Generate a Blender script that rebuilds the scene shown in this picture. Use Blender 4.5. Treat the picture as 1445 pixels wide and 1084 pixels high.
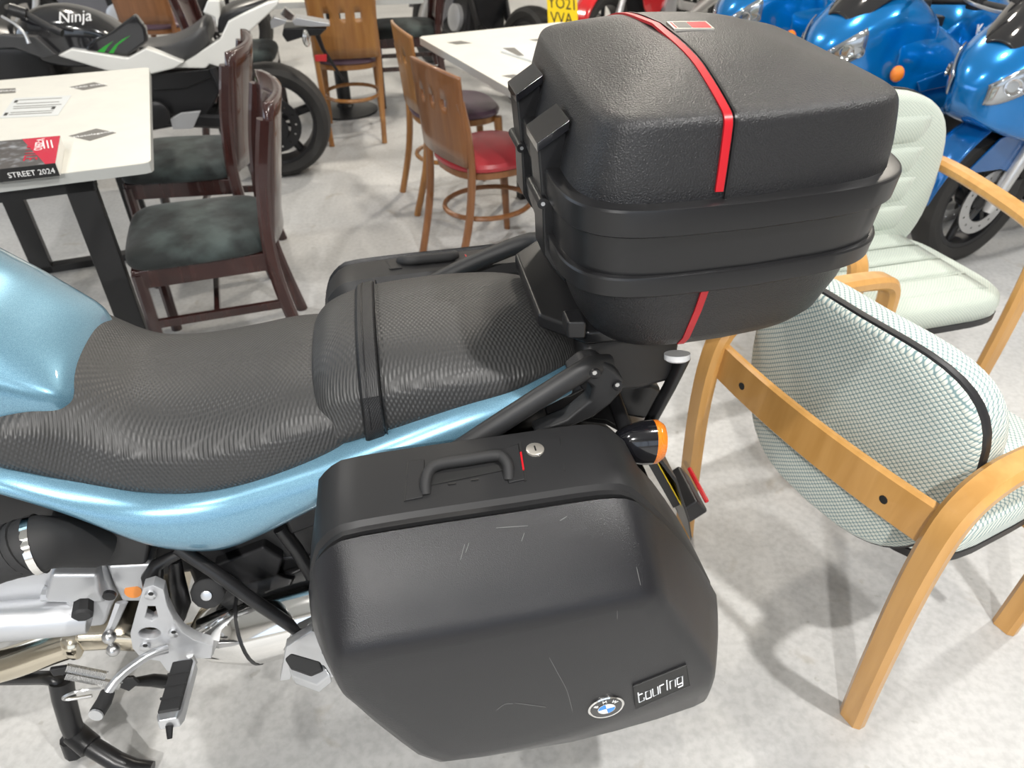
import bpy, bmesh, math, random
from mathutils import Vector, Matrix
random.seed(4)
for o in list(bpy.data.objects): bpy.data.objects.remove(o)
SC = bpy.context.scene; COL = SC.collection
R = math.radians; PI = math.pi

# ---------------------------------------------------------------- camera
CH, CPITCH, CF = 1.475, R(37.0), 1025.0
cam = bpy.data.cameras.new('camera'); cam_o = bpy.data.objects.new('camera', cam); COL.objects.link(cam_o)
cam_o.location = (0, 0, CH); cam_o.rotation_euler = (PI/2 - CPITCH, 0, 0)
cam.sensor_fit = 'HORIZONTAL'; cam.sensor_width = 36.0; cam.lens = 36.0*CF/1445.0; cam.clip_start = 0.02
cam.dof.use_dof = True; cam.dof.focus_distance = 1.0; cam.dof.aperture_fstop = 7.0
SC.camera = cam_o
# ---------------------------------------------------------------- world and exposure
w = bpy.data.worlds.new('world'); SC.world = w; w.use_nodes = True
w.node_tree.nodes['Background'].inputs[0].default_value = (0.85, 0.92, 1.0, 1)
w.node_tree.nodes['Background'].inputs[1].default_value = 0.6
SC.view_settings.view_transform = 'Standard'; SC.view_settings.look = 'None'
SC.view_settings.exposure = 0.03; SC.view_settings.gamma = 1.0; SC.view_settings.use_curve_mapping = False
# ceiling lamps (position, watts, size): the shop's round high-bay lamps
LAMPS = [(1.35, -.1, 105, .12), (-1.5, -.9, 42, .16), (-.6, -3.1, 240, .16), (-2.6, 2.6, 40, .3), (3.2, 2.2, 70, .25),
         (0.5, 3.4, 50, .25), (0.9, 6.6, 110, .3), (-2.8, 5.8, 70, .3), (3.6, 6.0, 60, .3)]
LAMP_Z = 3.7
# daylight through the glazing: (centre, size along the wall, size up, turn, watts)
DAYLIGHT = [((-6.12, 2.2, 1.9), 5.0, 2.2, (0, R(-90), 0), 65), ((.4, -5.12, 1.7), 6.0, 2.4, (R(90), 0, 0), 45)]
for c_, a_, b_, e_, w_ in DAYLIGHT:
    li = bpy.data.lights.new('daylight', 'AREA'); li.shape = 'RECTANGLE'; li.energy = w_; li.color = (.72, .84, 1.0)
    li.size, li.size_y = (b_, a_) if e_[1] else (a_, b_)
    lo = bpy.data.objects.new('daylight', li); COL.objects.link(lo); lo.location = c_; lo.rotation_euler = e_

# ---------------------------------------------------------------- photo pixel -> place
cp, sp = math.cos(CPITCH), math.sin(CPITCH)
def ray(x, y):
    a = (x-722.5)/CF; b = (542-y)/CF
    return Vector((a, cp+b*sp, -sp+b*cp))
def onz(x, y, z):
    r = ray(x, y); k = (z-CH)/r.z
    return Vector((r.x*k, r.y*k, z))
class Frame:
    "a thing's own axes: origin on the floor and a turn about z"
    def __init__(self, ox, oy, ang): self.o = (ox, oy); self.a = ang; self.c = math.cos(ang); self.s = math.sin(ang)
    def at(self, x, y, lx=None, ly=None, lz=None):
        r = ray(x, y); ax = r.x*self.c+r.y*self.s; bx = -(self.o[0]*self.c+self.o[1]*self.s)
        ay = -r.x*self.s+r.y*self.c; by = self.o[0]*self.s-self.o[1]*self.c
        k = (lx-bx)/ax if lx is not None else (ly-by)/ay if ly is not None else (lz-CH)/r.z
        return Vector((ax*k+bx, ay*k+by, CH+r.z*k))

# ---------------------------------------------------------------- materials
MATS = {}
def mat(name, col, rough=.5, metal=0., coat=0., spec=.5, bump=None, var=None, trans=0., emit=None, sheen=0., alpha=1.):
    """bump=(kind, scale, strength, distance); var=(scale, colour2, low, high)"""
    m = bpy.data.materials.new(name); m.use_nodes = True; nt = m.node_tree; b = nt.nodes['Principled BSDF']
    b.inputs['Base Color'].default_value = (*col, 1); b.inputs['Roughness'].default_value = rough
    b.inputs['Metallic'].default_value = metal; b.inputs['Coat Weight'].default_value = coat
    b.inputs['Coat Roughness'].default_value = .04; b.inputs['Specular IOR Level'].default_value = spec
    b.inputs['Transmission Weight'].default_value = trans; b.inputs['Sheen Weight'].default_value = sheen
    if emit: b.inputs['Emission Color'].default_value = (*emit[:3], 1); b.inputs['Emission Strength'].default_value = emit[3]
    tc = nt.nodes.new('ShaderNodeTexCoord')
    def tex(kind, sc):
        t = nt.nodes.new(kind); t.inputs['Scale'].default_value = sc; nt.links.new(tc.outputs['Object'], t.inputs['Vector']); return t
    if var:
        t = tex('ShaderNodeTexNoise', var[0]); t.inputs['Detail'].default_value = 6
        r = nt.nodes.new('ShaderNodeValToRGB'); r.color_ramp.elements[0].color = (*col, 1); r.color_ramp.elements[1].color = (*var[1], 1)
        r.color_ramp.elements[0].position = var[2]; r.color_ramp.elements[1].position = var[3]
        nt.links.new(t.outputs['Fac'], r.inputs[0]); nt.links.new(r.outputs[0], b.inputs['Base Color'])
    if bump:
        kind, sc, st, di = bump; bn = nt.nodes.new('ShaderNodeBump')
        bn.inputs['Strength'].default_value = st; bn.inputs['Distance'].default_value = di
        if kind == 'noise':
            t = tex('ShaderNodeTexNoise', sc); t.inputs['Detail'].default_value = 2; nt.links.new(t.outputs['Fac'], bn.inputs['Height'])
        elif kind == 'voronoi':
            t = tex('ShaderNodeTexVoronoi', sc); nt.links.new(t.outputs['Distance'], bn.inputs['Height'])
        elif kind == 'knit':
            sx = nt.nodes.new('ShaderNodeSeparateXYZ'); nt.links.new(tc.outputs['Object'], sx.inputs[0])
            def sn(sock, s, add=None):
                mm = nt.nodes.new('ShaderNodeMath'); mm.operation = 'MULTIPLY_ADD'; mm.inputs[1].default_value = s
                nt.links.new(sock, mm.inputs[0])
                if add: nt.links.new(add, mm.inputs[2])
                else: mm.inputs[2].default_value = 0
                q = nt.nodes.new('ShaderNodeMath'); q.operation = 'SINE'; nt.links.new(mm.outputs[0], q.inputs[0]); return q.outputs[0]
            ad = nt.nodes.new('ShaderNodeMath'); ad.operation = 'SUBTRACT'; nt.links.new(sx.outputs[1], ad.inputs[0]); nt.links.new(sx.outputs[2], ad.inputs[1])
            a1 = sn(sx.outputs[0], sc*1.5); a2 = sn(ad.outputs[0], sc*1.1)
            mu = nt.nodes.new('ShaderNodeMath'); mu.operation = 'MULTIPLY'; nt.links.new(a1, mu.inputs[0]); nt.links.new(a2, mu.inputs[1])
            nt.links.new(mu.outputs[0], bn.inputs['Height'])
        nt.links.new(bn.outputs[0], b.inputs['Normal'])
    MATS[name] = m; return m
def wood(name, c1, c2, rough=.35, scale=3., axis='X', coat=.3):
    m = mat(name, c1, rough, coat=coat); nt = m.node_tree; b = nt.nodes['Principled BSDF']
    tc = nt.nodes.new('ShaderNodeTexCoord'); mp = nt.nodes.new('ShaderNodeMapping')
    mp.inputs['Scale'].default_value = {'X': (1, 12, 12), 'Z': (12, 12, 1)}[axis]
    t = nt.nodes.new('ShaderNodeTexNoise'); t.inputs['Scale'].default_value = scale; t.inputs['Detail'].default_value = 5; t.inputs['Distortion'].default_value = .4
    r = nt.nodes.new('ShaderNodeValToRGB'); r.color_ramp.elements[0].color = (*c1, 1); r.color_ramp.elements[1].color = (*c2, 1)
    r.color_ramp.elements[0].position = .35; r.color_ramp.elements[1].position = .7
    nt.links.new(tc.outputs['Object'], mp.inputs[0]); nt.links.new(mp.outputs[0], t.inputs[0]); nt.links.new(t.outputs['Fac'], r.inputs[0]); nt.links.new(r.outputs[0], b.inputs['Base Color'])
    return m
def fabric(name, c1, c2, scale):
    "small woven diamonds, lighter thread over darker ground"
    m = mat(name, c1, .85, sheen=.2, spec=.2); nt = m.node_tree; b = nt.nodes['Principled BSDF']; L = nt.links.new
    tc = nt.nodes.new('ShaderNodeTexCoord'); sx = nt.nodes.new('ShaderNodeSeparateXYZ'); L(tc.outputs['Object'], sx.inputs[0])
    def M(op, a, bb):
        q = nt.nodes.new('ShaderNodeMath'); q.operation = op
        for i, v in enumerate((a, bb)):
            if isinstance(v, (int, float)): q.inputs[i].default_value = v
            elif v is not None: L(v, q.inputs[i])
        return q.outputs[0]
    h = M('SUBTRACT', sx.outputs[2], sx.outputs[0])
    s1 = M('SINE', M('MULTIPLY', M('ADD', sx.outputs[1], h), scale), 0); s2 = M('SINE', M('MULTIPLY', M('SUBTRACT', sx.outputs[1], h), scale), 0)
    f = M('MULTIPLY', M('ABSOLUTE', s1, 0), M('ABSOLUTE', s2, 0))
    r = nt.nodes.new('ShaderNodeValToRGB'); r.color_ramp.elements[0].color = (*c1, 1); r.color_ramp.elements[1].color = (*c2, 1)
    r.color_ramp.elements[0].position = .1; r.color_ramp.elements[1].position = .4
    L(f, r.inputs[0]); L(r.outputs[0], b.inputs['Base Color'])
    bn = nt.nodes.new('ShaderNodeBump'); bn.inputs['Strength'].default_value = .5; bn.inputs['Distance'].default_value = .0015; L(f, bn.inputs['Height']); L(bn.outputs[0], b.inputs['Normal'])
    return m
mat('grain_black', (.016, .016, .0175), .36, bump=('noise', 480, .8, .0016), spec=.5)
mat('satin_black', (.011, .011, .012), .32, spec=.45)
mat('matte_black', (.018, .018, .019), .5, bump=('noise', 300, .1, .0005))
mat('case_lid', (.013, .013, .015), .29, bump=('noise', 900, .6, .0006), spec=.4)
mat('scuffed', (.12, .12, .12), .6)
mat('case_body', (.017, .017, .018), .45, spec=.35, bump=('noise', 700, .15, .0004))
mat('rubber', (.02, .02, .021), .7)
mat('gloss_black', (.008, .008, .01), .12, coat=.6)
mat('seat_vinyl', (.036, .036, .036), .42, bump=('knit', 620, .6, .0008))
mat('strap_vinyl', (.016, .016, .017), .5, bump=('knit', 1300, .5, .0005))
mat('red_tape', (.48, .006, .014), .35)
mat('tank_blue', (.125, .27, .38), .3, metal=.55, coat=.9, var=(900, (.19, .37, .49), .4, .6))
mat('cast_alloy', (.55, .56, .58), .38, metal=.6, bump=('noise', 400, .15, .0005))
mat('alloy', (.62, .63, .65), .3, metal=.85)
mat('chrome', (.82, .81, .79), .08, metal=1.0)
mat('header_steel', (.75, .68, .55), .16, metal=1.0)
mat('steel', (.6, .6, .6), .28, metal=1.0)
mat('amber_lens', (.85, .22, .01), .15, coat=.5, bump=('knit', 1100, .5, .001))
mat('orange_print', (.75, .26, .05), .4)
mat('plate_yellow', (.88, .62, .01), .4)
mat('ink_black', (.012, .012, .012), .5)
mat('ink_white', (.85, .85, .85), .4)
mat('ink_grey', (.13, .125, .115), .6)
mat('red_lens', (.45, .01, .015), .2, coat=.5)
mat('badge_blue', (.01, .25, .75), .25, coat=.5)
mat('badge_white', (.85, .87, .9), .25, coat=.5)
mat('brass_lock', (.62, .58, .52), .35, metal=.7)
def concrete():
    m = mat('concrete', (.5, .5, .5), .4); nt = m.node_tree; b = nt.nodes['Principled BSDF']; L = nt.links.new
    tc = nt.nodes.new('ShaderNodeTexCoord')
    def noise(sc, det, dist=0.):
        t = nt.nodes.new('ShaderNodeTexNoise'); t.inputs['Scale'].default_value = sc; t.inputs['Detail'].default_value = det; t.inputs['Distortion'].default_value = dist
        L(tc.outputs['Object'], t.inputs['Vector']); return t.outputs['Fac']
    def ramp(f, p0, c0, p1, c1):
        r = nt.nodes.new('ShaderNodeValToRGB'); r.color_ramp.elements[0].position = p0; r.color_ramp.elements[0].color = (*c0, 1); r.color_ramp.elements[1].position = p1; r.color_ramp.elements[1].color = (*c1, 1); L(f, r.inputs[0]); return r.outputs[0]
    def mix(kind, fac, a, c):
        q = nt.nodes.new('ShaderNodeMix'); q.data_type = 'RGBA'; q.blend_type = kind
        if isinstance(fac, float): q.inputs[0].default_value = fac
        else: L(fac, q.inputs[0])
        L(a, q.inputs[6]); L(c, q.inputs[7]); return q.outputs[2]
    base = ramp(noise(2.2, 8), .35, (.45, .45, .445), .65, (.535, .532, .52))
    fine = ramp(noise(60, 6), .35, (.86, .86, .86), .6, (1, 1, 1))
    c = mix('MULTIPLY', 1.0, base, fine)
    stain = ramp(noise(5, 7, 1.5), .64, (1, 1, 1), .72, (.72, .64, .54))
    c = mix('MULTIPLY', .55, c, stain)
    pits = ramp(noise(22, 3), .70, (1, 1, 1), .74, (.70, .68, .64))
    c = mix('MULTIPLY', .6, c, pits)
    L(c, b.inputs['Base Color'])
    rr = nt.nodes.new('ShaderNodeMapRange'); rr.inputs[3].default_value = .30; rr.inputs[4].default_value = .62; L(noise(7, 5), rr.inputs[0]); L(rr.outputs[0], b.inputs['Roughness'])
    bn = nt.nodes.new('ShaderNodeBump'); bn.inputs['Strength'].default_value = .12; bn.inputs['Distance'].default_value = .003; L(noise(45, 5), bn.inputs['Height']); L(bn.outputs[0], b.inputs['Normal'])
concrete()
mat('wall_paint', (.50, .49, .47), .7, bump=('noise', 60, .05, .002))
mat('wall_white', (.78, .77, .74), .6)
mat('ceiling_paint', (.55, .55, .53), .8)
mat('table_white', (.70, .69, .63), .32, coat=.15, var=(14, (.66, .65, .60), .4, .7))
mat('table_edge', (.42, .43, .42), .5)
mat('black_steel', (.014, .014, .015), .4)
mat('velvet', (.008, .011, .011), .8, var=(7, (.05, .068, .066), .46, .66), sheen=.12, bump=('noise', 40, .2, .004))
mat('leather_red', (.36, .03, .04), .3, bump=('noise', 200, .1, .001))
mat('leather_purple', (.10, .06, .085), .32, bump=('noise', 200, .1, .001))
mat('piping_black', (.015, .015, .017), .45)
mat('page', (.75, .74, .70), .7)
mat('paper', (.66, .68, .68), .35, coat=.3)
mat('cover_dark', (.08, .075, .075), .3, coat=.4, var=(30, (.35, .37, .40), .5, .75))
mat('cover_red', (.55, .015, .05), .25, coat=.4)
mat('ninja_black', (.012, .012, .014), .14, coat=.8)
mat('ninja_white', (.74, .74, .71), .22, coat=.6)
mat('ninja_green', (.03, .36, .04), .3)
mat('saddle', (.05, .05, .052), .42)
mat('tyre', (.022, .021, .02), .72)
mat('dark_metal', (.025, .025, .027), .4, metal=.5)
mat('fairing_blue', (.0, .19, .56), .2, metal=.5, coat=1.0)
mat('fairing_blue_deep', (.0, .11, .36), .18, metal=.35, coat=1.0)
mat('smoke_screen', (.02, .02, .022), .08, coat=.5)
mat('clear_lens', (.42, .44, .46), .10, coat=1.0, metal=.8)
mat('reflector', (.75, .75, .76), .1, metal=1.0)
mat('paint_grey', (.16, .16, .18), .25, metal=.4, coat=.6)
mat('paint_red', (.55, .015, .02), .2, coat=.8)
mat('paint_maroon', (.16, .01, .02), .25, coat=.8)
mat('frame_silver', (.60, .60, .60), .3, metal=.6)
mat('glass', (.95, .97, 1), .02, trans=1.0)
mat('lamp_glow', (1, 1, 1), .5, emit=(1, .97, .9, 14))
wood('beech', (.52, .27, .075), (.62, .34, .11), .33, 2.5, 'Z')
wood('oak', (.24, .10, .025), (.34, .16, .045), .35, 3, 'Z')
wood('walnut', (.19, .075, .025), (.26, .11, .04), .32, 3, 'Z')
wood('mahogany', (.032, .011, .010), (.05, .017, .014), .24, 3, 'Z', .6)
fabric('weave', (.20, .30, .31), (.66, .69, .63), 270)
fabric('weave_pale', (.38, .45, .41), (.54, .58, .51), 330)

# ---------------------------------------------------------------- mesh builder
def spl(pts, k=6):
    "smooth curve through the points"
    P = [Vector(p) for p in pts]; out = []
    for i in range(len(P)-1):
        a = P[max(i-1, 0)]; b = P[i]; c = P[i+1]; d = P[min(i+2, len(P)-1)]
        for j in range(k):
            t = j/k
            out.append(.5*((2*b)+(c-a)*t+(2*a-5*b+4*c-d)*t*t+(3*b-a-3*c+d)*t**3))
    out.append(P[-1]); return out
def rows(rs, k=4):
    n = len(rs[0]); out = []
    for i in range(len(rs)-1):
        a, b, c, d = rs[max(i-1, 0)], rs[i], rs[i+1], rs[min(i+2, len(rs)-1)]
        for j in range(k):
            t = j/k
            out.append(tuple(.5*(2*b[m]+(c[m]-a[m])*t+(2*a[m]-5*b[m]+4*c[m]-d[m])*t*t+(3*b[m]-a[m]-3*c[m]+d[m])*t**3) for m in range(n)))
    out.append(tuple(rs[-1])); return out
class MB:
    def __init__(self): self.v = []; self.f = []
    def add(self, vs, fs):
        o = len(self.v); self.v += [Vector(q) for q in vs]; self.f += [tuple(i+o for i in q) for q in fs]; return self
    def box(self, c, s, rot=None):
        c = Vector(c); h = [q/2 for q in s]; vs = []
        for dx in (-1, 1):
            for dy in (-1, 1):
                for dz in (-1, 1):
                    q = Vector((dx*h[0], dy*h[1], dz*h[2]))
                    if rot: q = rot @ q
                    vs.append(c+q)
        return self.add(vs, [(0, 1, 3, 2), (4, 6, 7, 5), (0, 4, 5, 1), (2, 3, 7, 6), (0, 2, 6, 4), (1, 5, 7, 3)])
    def loft(self, rings, closed=True, caps=True):
        n = len(rings[0]); vs = [q for r in rings for q in r]; fs = []
        for i in range(len(rings)-1):
            for j in range(n if closed else n-1):
                a, b = i*n+j, i*n+(j+1) % n; fs.append((a, b, b+n, a+n))
        if caps: fs.append(tuple(range(n))[::-1]); fs.append(tuple((len(rings)-1)*n+j for j in range(n)))
        return self.add(vs, fs)
    def tube(self, pts, r, n=10, caps=True, flat=1.0, up=None):
        P = [Vector(q) for q in pts]; rings = []; N = len(P)
        rr = r if isinstance(r, (list, tuple)) else [r]*N
        u = Vector(up) if up else None
        for i in range(N):
            d = (P[min(i+1, N-1)]-P[max(i-1, 0)]).normalized()
            if u is None: u = Vector((0, 0, 1)) if abs(d.z) < .9 else Vector((1, 0, 0))
            u = (u-d*u.dot(d)).normalized(); v = d.cross(u)
            rings.append([P[i]+u*math.cos(2*PI*j/n)*rr[i]+v*math.sin(2*PI*j/n)*rr[i]*flat for j in range(n)])
        return self.loft(rings, True, caps)
    def bar(self, pts, wd, th, side):
        "a flat bar swept along pts: wd along the fixed direction side, th across it"
        P = [Vector(q) for q in pts]; s = Vector(side).normalized(); rings = []; N = len(P); b = min(wd, th)*.28
        for i in range(N):
            d = (P[min(i+1, N-1)]-P[max(i-1, 0)]).normalized(); u = d.cross(s).normalized()
            w2, t2 = wd/2, th/2; R_ = []
            for a, c in ((w2-b, t2), (w2, t2-b), (w2, -t2+b), (w2-b, -t2), (-w2+b, -t2), (-w2, -t2+b), (-w2, t2-b), (-w2+b, t2)): R_.append(P[i]+s*a+u*c)
            rings.append(R_)
        return self.loft(rings)
    def lathe(self, prof, o, ax, n=24, caps=True):
        "prof = [(radius, height)] turned about the axis ax through o"
        o = Vector(o); ax = Vector(ax).normalized(); u = ax.orthogonal().normalized(); v = ax.cross(u)
        return self.loft([[o+ax*h+(u*math.cos(2*PI*j/n)+v*math.sin(2*PI*j/n))*max(r, 1e-4) for j in range(n)] for r, h in prof], True, caps)
    def prism(self, poly, vec):
        P = [Vector(q) for q in poly]; v = Vector(vec); n = len(P)
        return self.add(P+[q+v for q in P], [tuple(range(n))[::-1], tuple(range(n, 2*n))]+[(i, (i+1) % n, n+(i+1) % n, n+i) for i in range(n)])
    def grid(self, G):
        n = len(G[0]); return self.add([q for r in G for q in r], [(i*n+j, i*n+j+1, (i+1)*n+j+1, (i+1)*n+j) for i in range(len(G)-1) for j in range(n-1)])
    def ball(self, c, r, n=12, m=8):
        c = Vector(c); r = Vector(r) if not isinstance(r, (int, float)) else Vector((r, r, r))
        return self.loft([[c+Vector((r.x*math.sin(PI*i/m)*math.cos(2*PI*j/n), r.y*math.sin(PI*i/m)*math.sin(2*PI*j/n), r.z*math.cos(PI*i/m))) if 0 < i < m else c+Vector((1e-4*math.cos(2*PI*j/n), 1e-4*math.sin(2*PI*j/n), r.z*math.cos(PI*i/m))) for j in range(n)] for i in range(m+1)])
    def move(self, M): self.v = [M @ q for q in self.v]; return self
    def build(self, name, m, parent=None, bevel=0, sub=0, solid=0, ang=38, seg=2):
        me = bpy.data.meshes.new(name); me.from_pydata([tuple(q) for q in self.v], [], self.f)
        bm = bmesh.new(); bm.from_mesh(me); bmesh.ops.recalc_face_normals(bm, faces=bm.faces); bm.to_mesh(me); bm.free()
        me.materials.append(MATS[m]); me.polygons.foreach_set('use_smooth', [True]*len(me.polygons))
        if not sub and not bevel: me.set_sharp_from_angle(angle=R(ang))
        o = bpy.data.objects.new(name, me); COL.objects.link(o)
        if parent: o.parent = parent
        if solid: q = o.modifiers.new('solid', 'SOLIDIFY'); q.thickness = solid; q.offset = 0
        if bevel: q = o.modifiers.new('bevel', 'BEVEL'); q.width = bevel; q.segments = seg; q.limit_method = 'ANGLE'; q.angle_limit = R(35); q.harden_normals = True
        if sub: q = o.modifiers.new('sub', 'SUBSURF'); q.levels = sub; q.render_levels = sub
        return o
def B(): return MB()
def thing(name, label, cat, loc=(0, 0, 0), rz=0., group=None):
    o = bpy.data.objects.new(name, None); COL.objects.link(o); o.location = loc; o.rotation_euler = (0, 0, rz)
    o.empty_display_size = .05
    return tag(o, label, cat, group)
def tag(o, label, cat, group=None):
    o['label'] = label; o['category'] = cat
    if group: o['group'] = group
    return o
def copy_tree(o, loc, rz, label=None, group=None, scale=None):
    def cp_(q, par):
        c = q.copy(); COL.objects.link(c); c.parent = par
        for ch in q.children: cp_(ch, c)
        return c
    c = cp_(o, None); c.location = loc; c.rotation_euler = (0, 0, rz)
    if label: c['label'] = label
    if group: c['group'] = group
    if scale: c.scale = (scale,)*3
    return c
def text_mb(s, size, o, xa, ya, depth=.0006, shear=0., center=True):
    "flat lettering as thin geometry, baseline at o along xa"
    cu = bpy.data.curves.new('lettering', 'FONT'); cu.body = s; cu.size = size; cu.extrude = depth; cu.shear = shear; cu.resolution_u = 2
    if center: cu.align_x = 'CENTER'; cu.align_y = 'CENTER'
    ob = bpy.data.objects.new('lettering', cu); COL.objects.link(ob); dg = bpy.context.evaluated_depsgraph_get(); dg.update()
    me = bpy.data.meshes.new_from_object(ob.evaluated_get(dg)); xa = Vector(xa).normalized(); ya = Vector(ya).normalized(); za = xa.cross(ya)
    mb = MB(); o = Vector(o); mb.add([o+xa*v.co.x+ya*v.co.y+za*v.co.z for v in me.vertices], [tuple(p.vertices) for p in me.polygons])
    bpy.data.objects.remove(ob); bpy.data.curves.remove(cu); bpy.data.meshes.remove(me); return mb
def plate_mb(outer, holes, th, o, xa, ya):
    "a plate with holes: outlines are 2-D points in the xa, ya axes at o"
    cu = bpy.data.curves.new('plate', 'CURVE'); cu.dimensions = '2D'; cu.fill_mode = 'BOTH'; cu.extrude = th/2; cu.bevel_depth = min(.0015, th*.2); cu.bevel_resolution = 1
    for pl in [outer]+holes:
        s = cu.splines.new('POLY'); s.points.add(len(pl)-1); s.use_cyclic_u = True
        for q, p in zip(s.points, pl): q.co = (p[0], p[1], 0, 1)
    ob = bpy.data.objects.new('plate', cu); COL.objects.link(ob); dg = bpy.context.evaluated_depsgraph_get(); dg.update()
    me = bpy.data.meshes.new_from_object(ob.evaluated_get(dg)); xa = Vector(xa).normalized(); ya = Vector(ya).normalized(); za = xa.cross(ya)
    mb = MB(); o = Vector(o); mb.add([o+xa*v.co.x+ya*v.co.y+za*v.co.z for v in me.vertices], [tuple(p.vertices) for p in me.polygons])
    bpy.data.objects.remove(ob); bpy.data.curves.remove(cu); bpy.data.meshes.remove(me); return mb
def ell(cx, cy, rx, ry, n=16, rot=0.): return [(cx+rx*math.cos(2*PI*i/n)*math.cos(rot)-ry*math.sin(2*PI*i/n)*math.sin(rot), cy+rx*math.cos(2*PI*i/n)*math.sin(rot)+ry*math.sin(2*PI*i/n)*math.cos(rot)) for i in range(n)]
def struct(o): o['kind'] = 'structure'; return o

# ================================================================ THE ROOM
X0, X1, Y0, Y1, ZC = -6.0, 7.0, -5.0, 9.5, 4.0
struct(B().box(((X0+X1)/2, (Y0+Y1)/2, -.05), (X1-X0, Y1-Y0, .1)).build('floor', 'concrete'))
struct(B().box(((X0+X1)/2, (Y0+Y1)/2, ZC+.05), (X1-X0, Y1-Y0, .1)).build('ceiling', 'ceiling_paint'))
def glazed(name, horiz, u0, u1, v0, v1, at):
    "a wall with one glazed opening: horiz picks the axis that runs along the wall"
    lo_, hi_ = (Y0, Y1) if horiz == 'y' else (X0, X1); mb = B()
    for a, b, c, d in ((lo_, u0, 0, ZC), (u1, hi_, 0, ZC), (u0, u1, 0, v0), (u0, u1, v1, ZC)):
        mid, sz = ((at, (a+b)/2, (c+d)/2), (.1, b-a, d-c)) if horiz == 'y' else (((a+b)/2, at, (c+d)/2), (b-a, .1, d-c))
        mb.box(mid, sz)
    struct(mb.build(name, 'wall_paint'))
def window(name, horiz, u0, u1, v0, v1, at, n):
    w_ = struct(bpy.data.objects.new(name, None)); COL.objects.link(w_)
    P = lambda u, v: Vector((at, u, v)) if horiz == 'y' else Vector((u, at, v))
    sd = (1, 0, 0) if horiz == 'y' else (0, 1, 0)
    for i in range(n+1): u = u0+(u1-u0)*i/n; B().bar([P(u, v0), P(u, v1)], .07, .06, sd).build('mullion', 'satin_black', w_)
    for i in range(n):
        a_, b_ = u0+(u1-u0)*i/n, u0+(u1-u0)*(i+1)/n; dd = -.22
        Q = [Vector((q.x+(dd if horiz == 'y' else 0), q.y+(dd if horiz != 'y' else 0), q.z)) for q in (P(a_, v0), P(b_, v0), P(b_, v1), P(a_, v1))]
        B().prism(Q, (-.006, 0, 0) if horiz == 'y' else (0, -.006, 0)).build('pane', 'glass', w_)
    for v in (v0, v1): B().bar([P(u0, v), P(u1, v)], .07, .06, sd).build('window_rail', 'satin_black', w_)
glazed('wall_left', 'y', -.3, 4.7, .8, 3.0, X0-.05); window('window_1', 'y', -.3, 4.7, .8, 3.0, X0-.05, 4)
struct(B().box((X1+.05, (Y0+Y1)/2, ZC/2), (.1, Y1-Y0, ZC)).build('wall_right', 'wall_paint'))
struct(B().box(((X0+X1)/2, Y1+.05, ZC/2), (X1-X0, .1, ZC)).build('wall_back', 'wall_white'))
glazed('wall_front', 'x', -2.6, 3.4, .5, 2.9, Y0-.05); window('window_2', 'x', -2.6, 3.4, .5, 2.9, Y0-.05, 5)
for i, (lx, ly, watt, size) in enumerate(LAMPS):
    t = thing('ceiling_lamp', 'round white high-bay lamp hanging from the ceiling', 'lamp', (lx, ly, LAMP_Z), 0, 'high-bay ceiling lamps')
    B().lathe([(.02, .30), (.02, .14), (.09, .13), (.12, .06), (.21, .005), (.205, .0), (.11, .05), (.02, .10)], (0, 0, 0), (0, 0, 1), 24, True).build('shade', 'alloy', t)
    B().lathe([(.006, .30-.02), (.006, ZC-LAMP_Z+.0)], (0, 0, 0), (0, 0, 1), 8).build('rod', 'black_steel', t)
    B().lathe([(.09, .02), (.13, .03), (.09, .045)], (0, 0, 0), (0, 0, 1), 20).build('diffuser', 'lamp_glow', t)
    li = bpy.data.lights.new('lamp_light', 'AREA'); li.shape = 'DISK'; li.size = size; li.energy = watt; li.color = (1, .92, .80) if ly > 3 else (1, .975, .94)
    lo = bpy.data.objects.new('lamp_light', li); COL.objects.link(lo); lo.parent = t; lo.location = (0, 0, -.01)

# ================================================================ THE TOURING MOTORCYCLE  (local x = rearward, -y = its left side, towards the photographer)
BA, BD = R(10), 1.008
BF = Frame(-BD*math.sin(BA), BD*math.cos(BA), BA)
def bp(x, y, t): return BF.at(x, y, ly=t)
def bz(x, y, z): return BF.at(x, y, lz=z)
bike = thing('touring_motorcycle', 'light blue touring motorcycle with black textured seat and chromed exhaust', 'motorcycle', (BF.o[0], BF.o[1], 0), BA)
def section(s, zc, w, ze, zl, wl, n=2.8, m=14):
    top = []
    for i in range(m+1):
        a = -1+2*i/m; a = math.copysign(abs(a)**.8, a)
        top.append(Vector((s, w*a, zc-(zc-ze)*abs(a)**n)))
    L_ = [Vector((s, -wl*.7, zl)), Vector((s, -wl, zl+.002)), Vector((s, -(w*.35+wl*.65)-.003, zl+(ze-zl)*.35)), Vector((s, -w-.002, zl+(ze-zl)*.75))]
    return L_+top+[Vector((q.x, -q.y, q.z)) for q in L_[::-1]]
# tank
tank_rows = [(-.468, .848, .105, .842, .79, .09), (-.485, .878, .128, .862, .79, .12), (-.53, .93, .145, .895, .79, .135), (-.58, .985, .158, .93, .775, .15), (-.65, 1.035, .175, .97, .755, .165),
             (-.78, 1.07, .20, .99, .735, .18), (-.92, 1.07, .20, .98, .74, .17), (-1.02, 1.02, .16, .94, .78, .12), (-1.06, .95, .10, .90, .82, .06)]
B().loft([section(*r) for r in rows(tank_rows, 4)]).build('fuel_tank', 'tank_blue', bike, sub=1)
def soft(s, zc, w, ze, zl, wl): return section(s, zc+.014, w, ze-(ze-zl)*.22, zl, wl, 2.9)
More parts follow.
